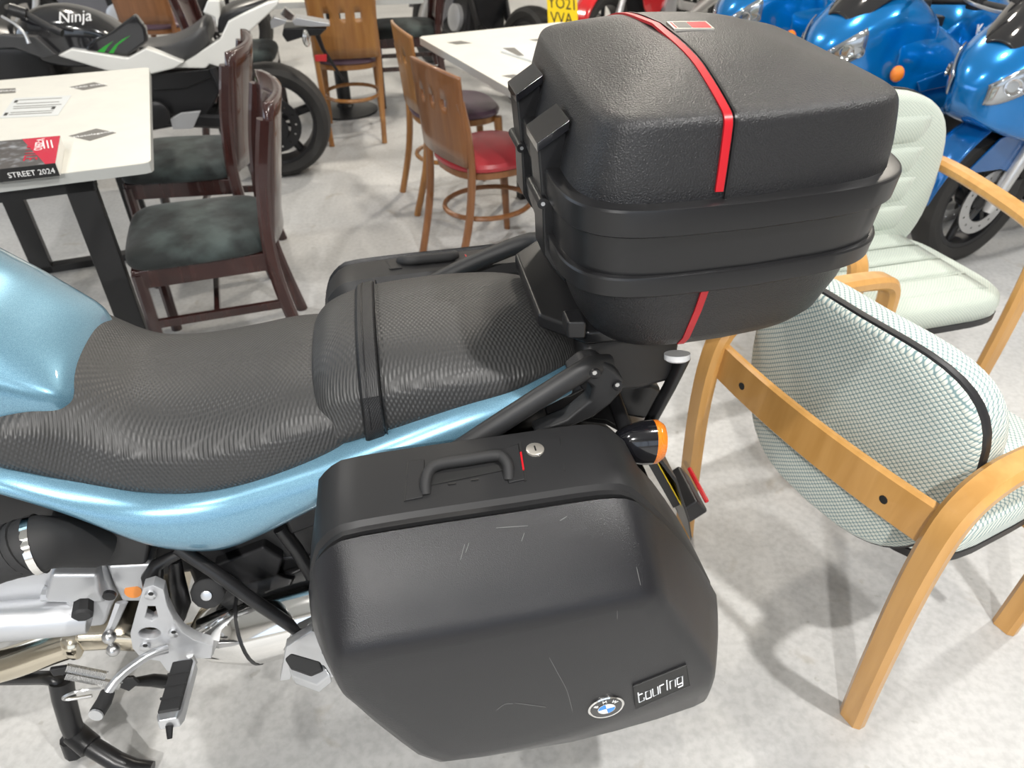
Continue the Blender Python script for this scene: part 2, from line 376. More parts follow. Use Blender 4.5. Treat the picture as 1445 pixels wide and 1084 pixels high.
# rider's seat
rs = [(-.64, .835, .168, .83, .80, .155), (-.58, .862, .176, .855, .79, .178), (-.52, .868, .168, .858, .752, .178), (-.48, .852, .158, .838, .728, .176), (-.44, .825, .158, .805, .71, .175), (-.40, .806, .163, .785, .697, .176), (-.33, .80, .17, .778, .685, .178),
      (-.25, .806, .172, .786, .694, .18), (-.18, .815, .168, .797, .713, .178), (-.12, .812, .16, .796, .735, .172), (-.09, .79, .15, .785, .745, .16)]
seat_sub = B().loft([soft(*r) for r in rows(rs, 4)]).build('rider_seat', 'seat_vinyl', bike, sub=1)
# pillion seat
ps = [(-.152, .795, .115, .788, .752, .145), (-.14, .828, .135, .815, .742, .165), (-.11, .853, .148, .836, .742, .172), (-.05, .868, .158, .85, .757, .174), (.05, .872, .163, .855, .783, .174), (.14, .868, .162, .85, .808, .17), (.20, .862, .148, .845, .822, .15), (.25, .85, .115, .838, .825, .12), (.275, .835, .08, .828, .815, .085)]
psr = rows(ps, 4)
pill = B().loft([soft(*r) for r in psr]).build('pillion_seat', 'seat_vinyl', bike, sub=1)
# strap across the pillion seat
def strap_rings(s0, s1, off):
    out = []
    for s in (s0, s0+.004, (s0+s1)/2, s1-.004, s1):
        k = min(range(len(psr)-1), key=lambda i: abs(psr[i][0]-s)); a, b = (psr[k], psr[k+1]) if psr[k][0] <= s else (psr[k-1], psr[k])
        f = (s-a[0])/(b[0]-a[0]); r = [a[i]+(b[i]-a[i])*f for i in range(6)]
        e = off if s0 < s < s1 else off*.2; Q = soft(s, *r[1:]); row = []
        for i in range(1, len(Q)-1):
            tn = (Q[i+1]-Q[i-1]).normalized(); nn = Vector((0, -tn.z, tn.y)); row.append(Q[i]+nn*e)
        out.append(row)
    return out
B().loft(strap_rings(-.072, -.042, .005), closed=False, caps=False).build('passenger_strap', 'strap_vinyl', bike, solid=.003)
for s_ in (-.068, -.046): 
    B().loft([[q+Vector((d, 0, .0012)) for q in strap_rings(s_, s_+.012, .0058)[2]] for d in (-.0008, .0008)], closed=False, caps=False).build('strap_stitching', 'satin_black', bike, solid=.0012)
# blue side panels
sp_rows = [(-.74, .85, .81, .17), (-.62, .808, .782, .19), (-.565, .786, .755, .198), (-.493, .742, .703, .203), (-.42, .705, .630, .207), (-.368, .692, .600, .208), (-.307, .69, .590, .208), (-.238, .704, .615, .206), (-.157, .726, .655, .204), (-.078, .752, .69, .203),
           (0., .777, .715, .200), (.08, .80, .74, .195), (.14, .812, .765, .188), (.20, .82, .785, .178), (.24, .818, .80, .168)]
for sg in (-1, 1):
    G = []
    for s, zt, zb, wt in rows(sp_rows, 4):
        h = zt-zb
        G.append([Vector((s, sg*q, z)) for q, z in ((wt-.07, zt+.012), (wt-.028, zt+.006), (wt-.012, zt-.002), (wt-.002, zt-h*.22), (wt+.004, zt-h*.5), (wt-.001, zt-h*.8), (wt-.014, zb), (wt-.045, zb-.006))])
    B().grid(G).build('side_panel', 'tank_blue', bike, solid=.006, sub=1)
# tail unit under the rack (blue spine closes the gap between the panels)
B().loft([[Vector((s, y*w_, z)) for y, z in ((-1, z0), (-.8, z1), (.8, z1), (1, z0))] for s, w_, z0, z1 in ((.10, .13, .74, .80), (.25, .13, .76, .83), (.33, .11, .78, .835), (.40, .08, .80, .83))]).build('tail_cover', 'satin_black', bike, bevel=.01)
# dark core: frame, airbox and inner mudguard
B().box((-.30, 0, .56), (.42, .20, .26)).build('inner_frame', 'matte_black', bike, bevel=.02)
B().loft([[Vector((s, y, z)) for y, z in ((-.14, a), (-.14, b), (-.10, b+.02), (.10, b+.02), (.14, b), (.14, a))] for s, a, b in ((-.74, .62, .74), (-.60, .60, .72), (-.40, .60, .68), (-.30, .62, .66))]).build('frame_cover', 'matte_black', bike)
ab = [bp(x, y, -.17) for x, y in ((70, 728), (130, 738), (212, 762), (207, 798), (120, 802), (84, 798), (75, 770))]
B().prism(ab, (0, .12, 0)).build('airbox', 'matte_black', bike, bevel=.006)
# air intake elbow with its clamp
path = spl([bp(-60, 806, -.235), bp(-20, 793, -.235), bp(20, 778, -.23), bp(52, 768, -.222), bp(88, 764, -.20), bp(135, 766, -.165)], 5)
B().tube(path, [.036]*8+[.037, .0375, .0385, .0395, .040, .041, .041, .041, .04]+[.038]*9, 18).build('intake_elbow', 'rubber', bike)
c0, c1 = bp(46, 770, -.2235), bp(57, 767, -.2215)
B().tube([c0+(c0-c1)*.1, c0, c1], [.040, .0432, .0432], 24).build('hose_clamp', 'chrome', bike)
for x in (22, 33): B().tube([bp(x, 777-(x-22)*.4, -.229), bp(x+6, 774-(x-22)*.4, -.228)], .0405, 20).build('hose_rib', 'rubber', bike)
# engine and gearbox castings
def poly_prism(pts, t, depth, name, m, bevel=.004): return B().prism([bp(x, y, t) for x, y in pts], (0, depth, 0)).build(name, m, bike, bevel=bevel)
poly_prism([(-90, 845), (-30, 822), (20, 806), (75, 800), (148, 797), (165, 845), (158, 858), (148, 885), (60, 893), (-90, 905)], -.15, .30, 'gearbox_housing', 'cast_alloy', .008)
poly_prism([(70, 812), (138, 812), (142, 838), (150, 852), (60, 852)], -.172, .05, 'gearbox_ledge', 'cast_alloy', .007)
poly_prism([(150, 800), (214, 797), (212, 812), (205, 850), (172, 850), (160, 826)], -.155, .08, 'clutch_housing', 'cast_alloy', .006)
B().tube([bp(-60, 880, -.165), bp(100, 868, -.165), bp(128, 869, -.165)], [.034, .034, .028], 16).build('starter_cover', 'cast_alloy', bike, bevel=.002)
B().tube([bp(60, 838, -.16), bp(100, 840, -.16), bp(104, 852, -.16)], .012, 8).build('casting_rib', 'cast_alloy', bike)
B().lathe([(.015, 0), (.016, .02), (.012, .024)], bp(118, 852, -.198), (.15, -1, -.1), 8).build('oil_plug', 'rubber', bike)
B().lathe([(.010, 0), (.010, .006), (.005, .007)], bp(155, 838, -.172), (0, -1, 0), 12).build('bolt', 'dark_metal', bike)
B().lathe([(.0135, 0), (.0135, .002)], bp(188, 834, -.155), (0, -1, .2), 20).build('orange_sticker', 'orange_print', bike)
# foot-rest plate, cut through with two openings
ref = bp(212, 870, -.205); sc = 0
def pl2(pts, t=-.205): return [((bp(x, y, t)-ref).x, (bp(x, y, t)-ref).z) for x, y in pts]
plate_mb(pl2([(205, 824), (218, 820), (231, 826), (236, 848), (246, 870), (258, 886), (275, 897), (300, 905), (298, 922), (276, 922), (262, 930), (252, 946), (238, 940), (228, 926), (202, 922), (190, 908), (187, 888), (194, 862)]),
         [pl2([(209, 848), (222, 848), (226, 864), (216, 871), (205, 865)]), pl2(ell(213, 887, 17, 9, 16))], .016, ref, (1, 0, 0), (0, 0, 1)).build('footrest_plate', 'cast_alloy', bike)
for x, y in ((213, 838), (245, 892), (205, 911)):
    b_ = B().lathe([(.0085, 0), (.0085, .006), (.006, .0075)], bp(x, y, -.214), (0, -1, 0), 14).build('plate_bolt', 'alloy', bike)
    B().lathe([(.004, 0), (.004, .001)], bp(x, y, -.2218), (0, -1, 0), 6).build('hex_socket', 'ink_black', b_)
# rider's foot peg
p0, p1 = bp(262, 936, -.225), bp(238, 1022, -.345)
ax = (p1-p0).normalized(); sd = ax.cross(Vector((0, 0, 1))).normalized(); upv = sd.cross(ax)
B().loft([[p0+ax*(p1-p0).length*f+sd*a*w_+upv*c*h_ for a, c in ((-1, -1), (-1, .6), (-.8, 1), (.8, 1), (1, .6), (1, -1))] for f, w_, h_ in ((0, .010, .010), (.05, .019, .012), (.9, .019, .012), (1, .015, .010))]).build('foot_peg', 'alloy', bike, bevel=.002)
B().loft([[p0+ax*(p1-p0).length*f+sd*a*w_+upv*c for a, c in ((-1, .008), (-1, .016), (1, .016), (1, .008))] for f, w_ in ((.06, .0165), (.90, .0165))]).build('peg_rubber', 'rubber', bike, bevel=.003)
for f in (.3, .5, .7): B().loft([[p0+ax*(p1-p0).length*(f+e)+sd*a*.017+upv*c for a, c in ((-1, .0155), (-1, .0185), (1, .0185), (1, .0155))] for e in (-.012, .012)]).build('peg_rib', 'rubber', bike)
B().tube([p1-upv*.004, p1+ax*.012-upv*.018], [.006, .004], 8).build('peg_feeler', 'dark_metal', bike)
B().tube([bp(268, 925, -.215), bp(274, 936, -.215)], .006, 8).build('peg_spring', 'steel', bike)
# gear lever and its linkage
B().tube(spl([bp(236, 916, -.222), bp(212, 924, -.235), bp(190, 938, -.25), bp(168, 956, -.27), bp(150, 980, -.29)], 4), .0075, 10).build('gear_lever', 'alloy', bike)
B().tube([bp(152, 977, -.285), bp(147, 990, -.30), bp(137, 1006, -.32)], [.0105, .0115, .0115], 12).build('lever_rubber', 'rubber', bike)
B().lathe([(.011, 0), (.011, .003)], bp(136, 1008, -.323), bp(136, 1008, -.323)-bp(147, 990, -.30), 12).build('lever_cap', 'alloy', bike)
for x, y in ((154, 899), (160, 917)): B().ball(bp(x, y, -.19), .0115).build('ball_joint', 'steel', bike)
B().tube([bp(154, 899, -.185), bp(160, 917, -.185)], .005, 8).build('gear_linkage', 'steel', bike)
B().tube([bp(172, 850, -.16), bp(160, 880, -.175), bp(150, 898, -.18)], [.011, .009, .008], 6, flat=.5).build('linkage_arm', 'cast_alloy', bike)
# exhaust: header, collector, silencer
B().tube(spl([bp(-120, 985, -.10), bp(-40, 952, -.105), bp(20, 934, -.11), bp(70, 916, -.11), bp(102, 905, -.11)], 5), .030, 18).build('exhaust_header', 'header_steel', bike)
B().tube([bp(100, 905, -.11), bp(104, 904, -.11), bp(112, 903, -.11), bp(115, 903, -.11)], [.031, .034, .034, .031], 18).build('exhaust_joint', 'header_steel', bike)
B().loft([[Vector((q.x, y, q.z+z)) for y, z in ((-.135, -.02), (-.135, .02), (-.11, .035), (.11, .035), (.135, .02), (.135, -.02), (.10, -.035), (-.10, -.035))] for q in (bp(112, 902, -.12), bp(150, 900, -.12), bp(215, 905, -.12), bp(240, 915, -.12))]).build('exhaust_collector', 'header_steel', bike, bevel=.008)
m0, m1 = Vector((-.40, -.155, .335)), Vector((.16, -.165, .45)); md = m1-m0
B().tube([m0-md*.16, m0-md*.04, m0, m0+md*.12, m0+md*.14, m0+md*.96, m0+md], [.025, .028, .05, .073, .0745, .0745, .06], 28).build('silencer', 'chrome', bike)
B().tube([m0+md*.14, m0+md*.15], .0755, 28).build('silencer_band', 'satin_black', bike)
# struts, brake reservoir and swing arm
B().tube([bp(250, 772, -.17), bp(300, 805, -.19), bp(350, 842, -.205), bp(418, 888, -.22), bp(436, 893, -.225)], .011, 12).build('frame_strut', 'satin_black', bike)
B().tube([bp(395, 745, -.15), bp(418, 775, -.16), bp(440, 812, -.17)], .012, 10).build('frame_strut', 'satin_black', bike)
B().tube([bp(272, 772, -.16), bp(245, 785, -.165), bp(222, 797, -.17), bp(215, 815, -.175), bp(216, 826, -.18)], [.009, .009, .011, .017, .015], 12).build('frame_strut', 'satin_black', bike)
B().tube([bp(247, 790, -.15), bp(250, 820, -.15), bp(256, 850, -.15), bp(252, 872, -.15)], [.010, .014, .016, .012], 10).build('hydraulic_line', 'satin_black', bike)
kn = bp(296, 832, -.16)
k_ = B().lathe([(.030 if i % 2 else .026, 0) for i in range(1)]+[(.028, .004), (.028, .016), (.022, .02)], kn, (0, -1, .5), 12).build('preload_knob', 'rubber', bike, bevel=.002)
B().lathe([(.009, .018), (.009, .024), (.006, .025)], kn, (0, -1, .5), 12).build('bolt', 'alloy', k_)
B().tube([kn, kn+Vector((.02, .03, -.05)), kn+Vector((.03, .03, -.09))], [.02, .022, .018], 12).build('shock_body', 'rubber', bike)
B().lathe([(.011, 0), (.011, .014), (.007, .015)], bp(280, 886, -.16), (0, -1, .3), 6).build('pivot_bolt', 'steel', bike)
B().loft([[Vector((s, y, z)) for y, z in ((-.10, a), (-.10, b), (.02, b), (.02, a))] for s, a, b in ((-.42, .34, .48), (-.25, .33, .45), (.0, .29, .37), (.17, .25, .36))]).build('swing_arm', 'dark_metal', bike, bevel=.012)
B().loft([[Vector((s, y, z)) for y, z in ((-.16, a), (-.17, b), (-.12, b+.02), (.12, b+.02), (.17, b), (.16, a))] for s, a, b in ((-.22, .56, .64), (-.05, .62, .69), (.10, .66, .73))]).build('inner_mudguard', 'satin_black', bike, bevel=.01)
poly_prism([(300, 800), (372, 772), (400, 790), (392, 815), (340, 830), (316, 825)], -.12, .05, 'chassis_bracket', 'dark_metal', .006)
# passenger foot peg
pk = bp(432, 930, -.26)
pp = lambda pts, t=-.27: [((bp(x, y, t)-pk).x, (bp(x, y, t)-pk).z) for x, y in pts]
plate_mb(pp([(396, 962), (405, 915), (440, 893), (478, 905), (485, 955), (462, 958), (455, 940), (420, 935), (408, 960)]), [], .014, pk, (1, 0, 0), (0, 0, 1)).build('passenger_peg_bracket', 'alloy', bike)
q0, q1 = bp(425, 945, -.27), bp(452, 958, -.37)
B().prism([bp(404, 935, -.30), bp(414, 925, -.29), bp(458, 938, -.31), bp(467, 952, -.33), bp(448, 968, -.33), bp(412, 955, -.31)], (0, 0, -.022)).build('passenger_peg', 'alloy', bike, bevel=.004)
B().prism([q+Vector((0, 0, .004)) for q in (bp(404, 935, -.30), bp(413, 927, -.295), bp(454, 939, -.31), bp(458, 950, -.325), bp(440, 958, -.33), bp(412, 948, -.31))], (0, -.003, .012)).build('peg_rubber', 'rubber', bike, bevel=.003)
B().lathe([(.009, 0), (.009, .006), (.006, .007)], bp(462, 916, -.279), (0, -1, 0), 12).build('bolt', 'dark_metal', bike)
# stand with its springs
B().tube(spl([bp(-10, 958, -.06), bp(40, 957, -.10), bp(75, 958, -.13), bp(90, 972, -.135)], 4), .013, 10).build('stand_pivot', 'satin_black', bike)
B().tube([bp(86, 958, -.13), bp(90, 985, -.14), bp(100, 1022, -.15), bz(108, 1040, .075)], [.021, .020, .019, .019], 14).build('stand_leg', 'satin_black', bike)
B().tube([bz(104, 1034, .085), bz(128, 1054, .07)], .022, 14).build('stand_collar', 'satin_black', bike)
B().tube([bz(122, 1049, .07), bz(165, 1075, .045), bz(188, 1084, .026), bz(215, 1086, .02)], [.018, .018, .018, .015], 14).build('stand_foot_bar', 'satin_black', bike)
B().tube([bz(98, 1042, .06), bz(108, 1060, .018)], [.018, .022], 10).build('stand_pad', 'dark_metal', bike)
def spring(a, b, r, turns, wire):
    a, b = Vector(a), Vector(b); d = (b-a).normalized(); u = d.orthogonal().normalized(); v = d.cross(u); n = turns*7
    return B().tube([a+(b-a)*(i/n)+(u*math.cos(2*PI*turns*i/n)+v*math.sin(2*PI*turns*i/n))*r for i in range(n+1)], wire, 5)
spring(bp(94, 942, -.17), bp(150, 953, -.17), .0062, 22, .0016).build('stand_spring', 'steel', bike)
spring(bp(93, 953, -.175), bp(170, 968, -.175), .0062, 30, .0016).build('stand_spring', 'steel', bike)
B().box(bp(86, 946, -.165), (.03, .008, .02)).build('spring_anchor', 'dark_metal', bike, bevel=.002)
B().prism([bp(165, 958, -.165), bp(188, 957, -.165), bp(196, 965, -.165), bp(182, 976, -.165), bp(166, 970, -.165)], (0, .006, 0)).build('spring_hook', 'dark_metal', bike, bevel=.001)
B().tube([bp(190, 962, -.15), bp(215, 960, -.14), bp(232, 962, -.13)], [.008, .012, .013], 10).build('stand_lever', 'satin_black', bike)
B().tube(spl([bp(142, 972, -.18), bp(110, 976, -.19), bp(90, 984, -.19), bp(96, 987, -.19), bp(130, 982, -.19)], 4), .003, 6).build('wire_loop', 'steel', bike)
# grab rail
ga = [bp(640, 640, -.235), bp(700, 601, -.232), bp(770, 556, -.225), bp(815, 528, -.215), bp(835, 517, -.205), bp(856, 515, -.185)]
B().tube(spl(ga, 5), .0165, 14, flat=.8).build('grab_rail', 'matte_black', bike)
B().prism([bp(x, y, -.21) for x, y in ((800, 528), (822, 510), (842, 506), (868, 522), (882, 540), (880, 552), (862, 572), (838, 590), (800, 606), (760, 618), (752, 612), (800, 592), (832, 566), (836, 548), (826, 540))], (0, .03, 0)).build('grab_rail_bracket', 'matte_black', bike, bevel=.006)
for x, y, e in ((839, 526, .0), (871, 543, .0)):
    b_ = B().lathe([(.0075, 0), (.0075, .005), (.005, .006)], bp(x, y, -.232 if x < 850 else -.21), (0, -1, .1), 16).build('rail_bolt', 'dark_metal', bike)
    B().lathe([(.0035, 0), (.0035, .001)], bp(x, y, -.2378 if x < 850 else -.2158), (0, -1, .1), 6).build('hex_socket', 'steel', b_)
B().tube(spl([Vector((.06, .235, .787)), Vector((.15, .228, .83)), Vector((.25, .21, .872)), Vector((.28, .17, .878))], 5), .0165, 12).build('grab_rail', 'matte_black', bike)
# luggage rack
B().loft([[Vector((s, y, z)) for y, z in ((-w_, .882), (-w_, .906), (w_, .906), (w_, .882))] for s, w_ in ((.20, .10), (.26, .16), (.50, .16), (.60, .10))]).build('luggage_rack', 'satin_black', bike, bevel=.006)
B().tube([bp(966, 503, -.10), bp(945, 545, -.10), bp(915, 600, -.10)], .011, 10).build('rack_strut', 'satin_black', bike)
B().tube([Vector((.46, .10, .88)), Vector((.42, .10, .72))], .011, 10).build('rack_strut', 'satin_black', bike)
B().loft([[Vector((s, y, z)) for y, z in ((-w_, a), (-w_, b), (w_, b), (w_, a))] for s, a, b, w_ in ((.26, .78, .87, .15), (.36, .76, .88, .13), (.44, .74, .86, .09))]).build('rack_mount', 'matte_black', bike, bevel=.015)
# tail lamp, mudguard and number plate
B().loft([[Vector((s, y, z)) for y, z in ((-w_, a), (-w_, b), (w_, b), (w_, a))] for s, a, b, w_ in ((.34, .66, .72, .06), (.41, .64, .72, .065), (.435, .66, .70, .055))]).build('tail_lamp', 'satin_black', bike, bevel=.008)
B().loft([[Vector((s, y, z)) for y, z in ((-w_, z0), (-w_, z0+.012), (w_, z0+.012), (w_, z0))] for s, z0, w_ in ((.22, .70, .10), (.32, .68, .11), (.40, .62, .115), (.465, .52, .115), (.51, .40, .11), (.53, .33, .10))]).build('rear_mudguard', 'satin_black', bike, bevel=.005)
yt, yb = bp(926, 648, -.085), bp(970, 727, -.085)
pn = Vector((yb.z-yt.z, 0, yt.x-yb.x)); pn = pn if pn.x > 0 else -pn; pn.normalize()
yd = (yb-yt).normalized()
def ppt(a, b, e=0.): return Vector((0, 0, 0))+yt+yd*a+Vector((0, b, 0))+pn*e
npl = B().prism([ppt(-.02, 0), ppt(.158, 0), ppt(.158, .2), ppt(-.02, .2)], pn*-.002).build('number_plate', 'plate_yellow', bike)
B().prism([ppt(-.03, .01, -.003), ppt(.16, .01, -.003), ppt(.16, .19, -.003), ppt(-.03, .19, -.003)], pn*-.015).build('plate_backing', 'satin_black', bike)
rf = bp(972, 692, .02)
B().box(rf+Vector((-.01, 0, -.01)), (.05, .11, .05), Matrix.Rotation(.9, 3, 'Y')).build('plate_lamp', 'satin_black', bike, bevel=.006)
B().box(rf+Vector((.018, 0, .014)), (.006, .105, .010), Matrix.Rotation(.9, 3, 'Y')).build('rear_reflector', 'red_lens', bike, bevel=.003)
# indicators: black pods with an amber lens on the rear end
for sg in (-1, 1):
    c = bp(908, 625, -.215); c.y *= -sg if sg < 0 else -1
    c = Vector((c.x, sg*.215, c.z)); d = Vector((.94, 0, -.06)).normalized()
    prof = [(.012, -.05), (.024, -.042), (.033, -.026), (.038, -.006), (.039, .012)]
    pod = MB().lathe(prof, c, d, 24)
    pod.v = [c+Vector(((q-c).x, (q-c).y*.75, (q-c).z)) for q in pod.v]; pod.build('indicator_pod', 'gloss_black', bike)
    le = MB().lathe([(.0385, .012), (.0385, .02), (.032, .029), (.016, .034), (.001, .035)], c, d, 24)
    le.v = [c+Vector(((q-c).x, (q-c).y*.75, (q-c).z)) for q in le.v]; le.build('indicator_lens', 'amber_lens', bike)
    B().tube([c+Vector((-.02, -sg*.01, 0)), Vector((c.x-.02, sg*.10, c.z+.02))], .012, 10).build('indicator_stem', 'satin_black', bike)
# wheels
def wheel(parent, c, r, wd, m_rim, spokes=5, tyre_name='tyre', disc=True, spoke_w=.03, nm=''):
    c = Vector(c); k = r*.25
    pr = [(r-k, -wd*.40), (r-k*.5, -wd*.5), (r-k*.16, -wd*.42), (r, -wd*.18), (r+.002, 0), (r, wd*.18), (r-k*.16, wd*.42), (r-k*.5, wd*.5), (r-k, wd*.40), (r-k*1.05, 0), (r-k, -wd*.40)]
    ty = B().lathe(pr, c, (0, 1, 0), 40, False).build('tyre', 'tyre', parent)
    rm = B().lathe([(r-k*1.02, -wd*.38), (r-k*1.25, -wd*.36), (r-k*1.3, 0), (r-k*1.25, wd*.36), (r-k*1.02, wd*.38), (r-k*1.05, 0), (r-k*1.02, -wd*.38)], c, (0, 1, 0), 40, False).build('rim', m_rim, parent)
    B().lathe([(.045, -wd*.4), (.05, -wd*.2), (.05, wd*.2), (.045, wd*.4)], c, (0, 1, 0), 18).build('hub', m_rim, parent)
    for i in range(spokes):
        a = 2*PI*i/spokes+.3; d = Vector((math.cos(a), 0, math.sin(a)))
        B().bar([c+d*.04, c+d*(r-k)*.6, c+d*(r-k*1.2)], wd*.22, spoke_w, (0, 1, 0)).build('wheel_spoke', m_rim, parent)
    if disc:
        for sg in ((-1, 1) if disc == 2 else (-1,)):
            pl = plate_mb(ell(0, 0, r*.48, r*.48, 36), [ell(0, 0, r*.30, r*.30, 28)]+[ell(r*.39*math.cos(i*PI/7), r*.39*math.sin(i*PI/7), .007, .007, 6) for i in range(14)], .005, c+Vector((0, sg*wd*.56, 0)), (1, 0, 0), (0, 0, 1))
            pl.build('brake_disc', 'steel' if disc == 2 else 'dark_metal', parent)
            for i in range(5):
                a = 2*PI*i/5; d = Vector((math.cos(a), 0, math.sin(a)))
                B().bar([c+d*.045+Vector((0, sg*wd*.5, 0)), c+d*r*.31+Vector((0, sg*wd*.56, 0))], .006, .02, (0, 1, 0)).build('disc_carrier', 'dark_metal', parent)
wheel(bike, (.17, 0, .312), .312, .17, 'cast_alloy', 5)
wheel(bike, (-1.19, 0, .302), .302, .12, 'cast_alloy', 5, disc=2)
for sg in (-1, 1): B().tube([Vector((-1.19, sg*.09, .31)), Vector((-.97, sg*.09, .95))], [.026, .021], 12).build('fork_leg', 'cast_alloy', bike)
B().loft([[Vector((-1.19+.33*math.cos(a), y, .302+.33*math.sin(a))) for y in (-.07, -.04, 0, .04, .07)] for a in [R(20+i*14) for i in range(11)]], False, False).build('front_mudguard', 'tank_blue', bike, solid=.005)
B().tube(spl([Vector((-.86, -.38, 1.06)), Vector((-.92, -.22, 1.07)), Vector((-.97, 0, 1.04)), Vector((-.92, .22, 1.07)), Vector((-.86, .38, 1.06))], 5), .012, 10).build('handlebar', 'satin_black', bike)
B().lathe([(.085, 0), (.09, .03), (.07, .12), (.02, .16)], (-1.13, 0, .90), (1, 0, 0), 24).build('headlamp', 'chrome', bike)
for sg in (-1, 1):
    B().lathe([(.07, 0), (.075, .03), (.075, .14), (.06, .16)], (-.82, sg*.16, .47), (0, sg, .1), 18).build('cylinder_head', 'cast_alloy', bike, bevel=.004)

# ================================================================ PANNIERS
BODY = [(-.165, .60), (-.158, .69), (-.140, .745), (-.105, .776), (-.02, .783), (.12, .787), (.23, .79), (.278, .776), (.355, .68), (.43, .545), (.437, .47), (.40, .36), (.20, .335), (-.02, .34), (-.10, .45), (-.145, .53)]
OUT = [(-.128, .59), (-.133, .645), (-.120, .675), (-.088, .684), (0., .688), (.13, .696), (.243, .706), (.287, .70), (.342, .605), (.396, .505), (.403, .46), (.385, .44), (.19, .372), (-.016, .365), (-.084, .48), (-.116, .56)]
def dense(pl, k=3):
    n = len(pl); out = []
    for i in range(n):
        a, b, c, d = pl[i-1], pl[i], pl[(i+1) % n], pl[(i+2) % n]
        for j in range(k):
            t = j/k
            lin = [b[m]+(c[m]-b[m])*t for m in (0, 1)]
            cr = [.5*(2*b[m]+(c[m]-a[m])*t+(2*a[m]-5*b[m]+4*c[m]-d[m])*t*t+(3*b[m]-a[m]-3*c[m]+d[m])*t**3) for m in (0, 1)]
            out.append((lin[0]*.35+cr[0]*.65, lin[1]*.35+cr[1]*.65))
    return out
def scaled(pl, d):
    cx = sum(q[0] for q in pl)/len(pl); cy = sum(q[1] for q in pl)/len(pl)
    return [(x-math.copysign(min(d, abs(x-cx)), x-cx)*min(1, abs(x-cx)/.12), y-math.copysign(min(d, abs(y-cy)), y-cy)*min(1, abs(y-cy)/.10)) for x, y in pl]
DB, DO = dense(BODY), dense(OUT)
def mixp(f, grow=0.): return [(a[0]+(b[0]-a[0])*f, a[1]+(b[1]-a[1])*f) for a, b in zip(DB, DO)]
def low(pl, k): return [(x, z-(.05*k*min(1, max(0, (x+.05)/.4)) if z < .475 else 0)) for x, z in pl]
def pannier(sg, label):
    t = thing('pannier', label, 'pannier', (BF.o[0], BF.o[1], 0), BA)
    ring = lambda pl, y, dz=0.: [Vector((x, sg*y, z+dz)) for x, z in pl]
    lift = lambda pl, y, up: [Vector((x, sg*y, z+(up if z > .73 else 0))) for x, z in pl]
    B().loft([lift(scaled(DB, .03), .232, .012), lift(scaled(DB, .012), .236, .018), lift(scaled(DB, .002), .25, .022), lift(DB, .30, .016), lift(DB, .352, .003), ring(scaled(DB, -.003), .358), ring(scaled(DB, -.003), .366), ring(scaled(DB, .010), .367), ring(scaled(DB, .012), .372)]).build('case_body', 'case_body', t, ang=30)
    L_ = [ring(scaled(DB, .012), .370), ring(scaled(DB, .010), .3725), ring(scaled(DB, .003), .3735), ring(mixp(.0), .377), ring(mixp(.14), .393), ring(low(mixp(.42), .4), .421), ring(low(mixp(.72), .8), .446), ring(low(mixp(.90), 1), .460), ring(low(scaled(mixp(.97), .002), .25), .468), ring(scaled(DO, .009), .4725), ring(scaled(DO, .025), .4742), ring(scaled(DO, .06), .4745)]
    B().loft(L_).build('case_lid', 'case_lid', t, ang=60)
    if sg > 0: topf = lambda x, y: None
    # carrying handle, its hinge plates and the lock, set into the top of the case
    def ztop(sx, ty):
        ty = abs(ty); kn_ = ((-.2, .776), (-.105, .776), (-.02, .783), (.12, .787), (.23, .79), (.4, .79)); lf = ((.2, .022), (.25, .022), (.30, .016), (.352, .003), (.5, .0))
        def ip(K, v):
            for (a, fa_), (b, fb_) in zip(K, K[1:]):
                if v <= b: return fa_+(fb_-fa_)*max(0, (v-a))/(b-a)
            return K[-1][1]
        return ip(kn_, sx)+ip(lf, ty)
    def tp(x, y, e=0.):
        z = .80
        for _ in range(6): q = bz(x, y, z); z = ztop(q.x, q.y)
        return Vector((q.x, sg*abs(q.y), z+e))
    for nm, pts in (('handle_hinge', ((577, 652), (599, 650), (597, 703), (572, 708))), ('handle_hinge', ((708, 636), (731, 628), (741, 678), (718, 683)))):
        B().prism([tp(x, y, -.02) for x, y in pts], (0, 0, .0225)).build(nm, 'case_body', t, bevel=.001)
    for nm, pts, m in (('hinge_slot', ((574, 654), (577, 653), (573, 708), (570, 708)), 'ink_black'), ('release_gap', ((732, 626), (735, 625), (743, 679), (740, 680)), 'ink_black'), ('handle_recess', ((606, 672), (713, 655), (714, 664), (607, 686)), 'ink_black'), ('seam_line', ((790, 617), (791.2, 617), (797, 665), (795.8, 665)), 'ink_black')):
        B().prism([tp(x, y, -.015) for x, y in pts], (0, 0, .0165)).build(nm, m, t)
    B().prism([tp(x, y, -.012) for x, y in ((733.5, 640), (736, 639), (740, 664), (737.5, 665))], (0, 0, .0145)).build('release_catch', 'red_tape', t)
    h = [tp(601, 694, -.004), tp(601, 683, .004), tp(607, 669, .007), tp(622, 661, .008), tp(660, 655, .008), tp(700, 649, .008), tp(711, 653, .007), tp(717, 662, .004), tp(718, 674, -.004)]
    B().tube(spl(h, 4), .0095, 12, flat=.8).build('carry_handle', 'rubber', t)
    lk = tp(755, 635, .0)
    k_ = B().lathe([(.0125, -.004), (.0125, .002), (.011, .003)], lk, (0, 0, 1), 20).build('lock', 'brass_lock', t)
    B().box(lk+Vector((0, 0, .0028)), (.0022, .010, .0012)).build('keyhole', 'ink_black', k_)
    for x in (638, 670): B().box(tp(x, 683-(x-638)*.18, .0008), (.010, .003, .001)).build('drain_slot', 'ink_black', t)
    for x0, y0, x1, y1 in ((505, 741, 1, 1),): pass
    return t
lp = pannier(-1, 'hard black pannier on the near side with a round badge on its lid')
rp = pannier(1, 'hard black pannier on the far side of the blue motorcycle, mostly hidden')
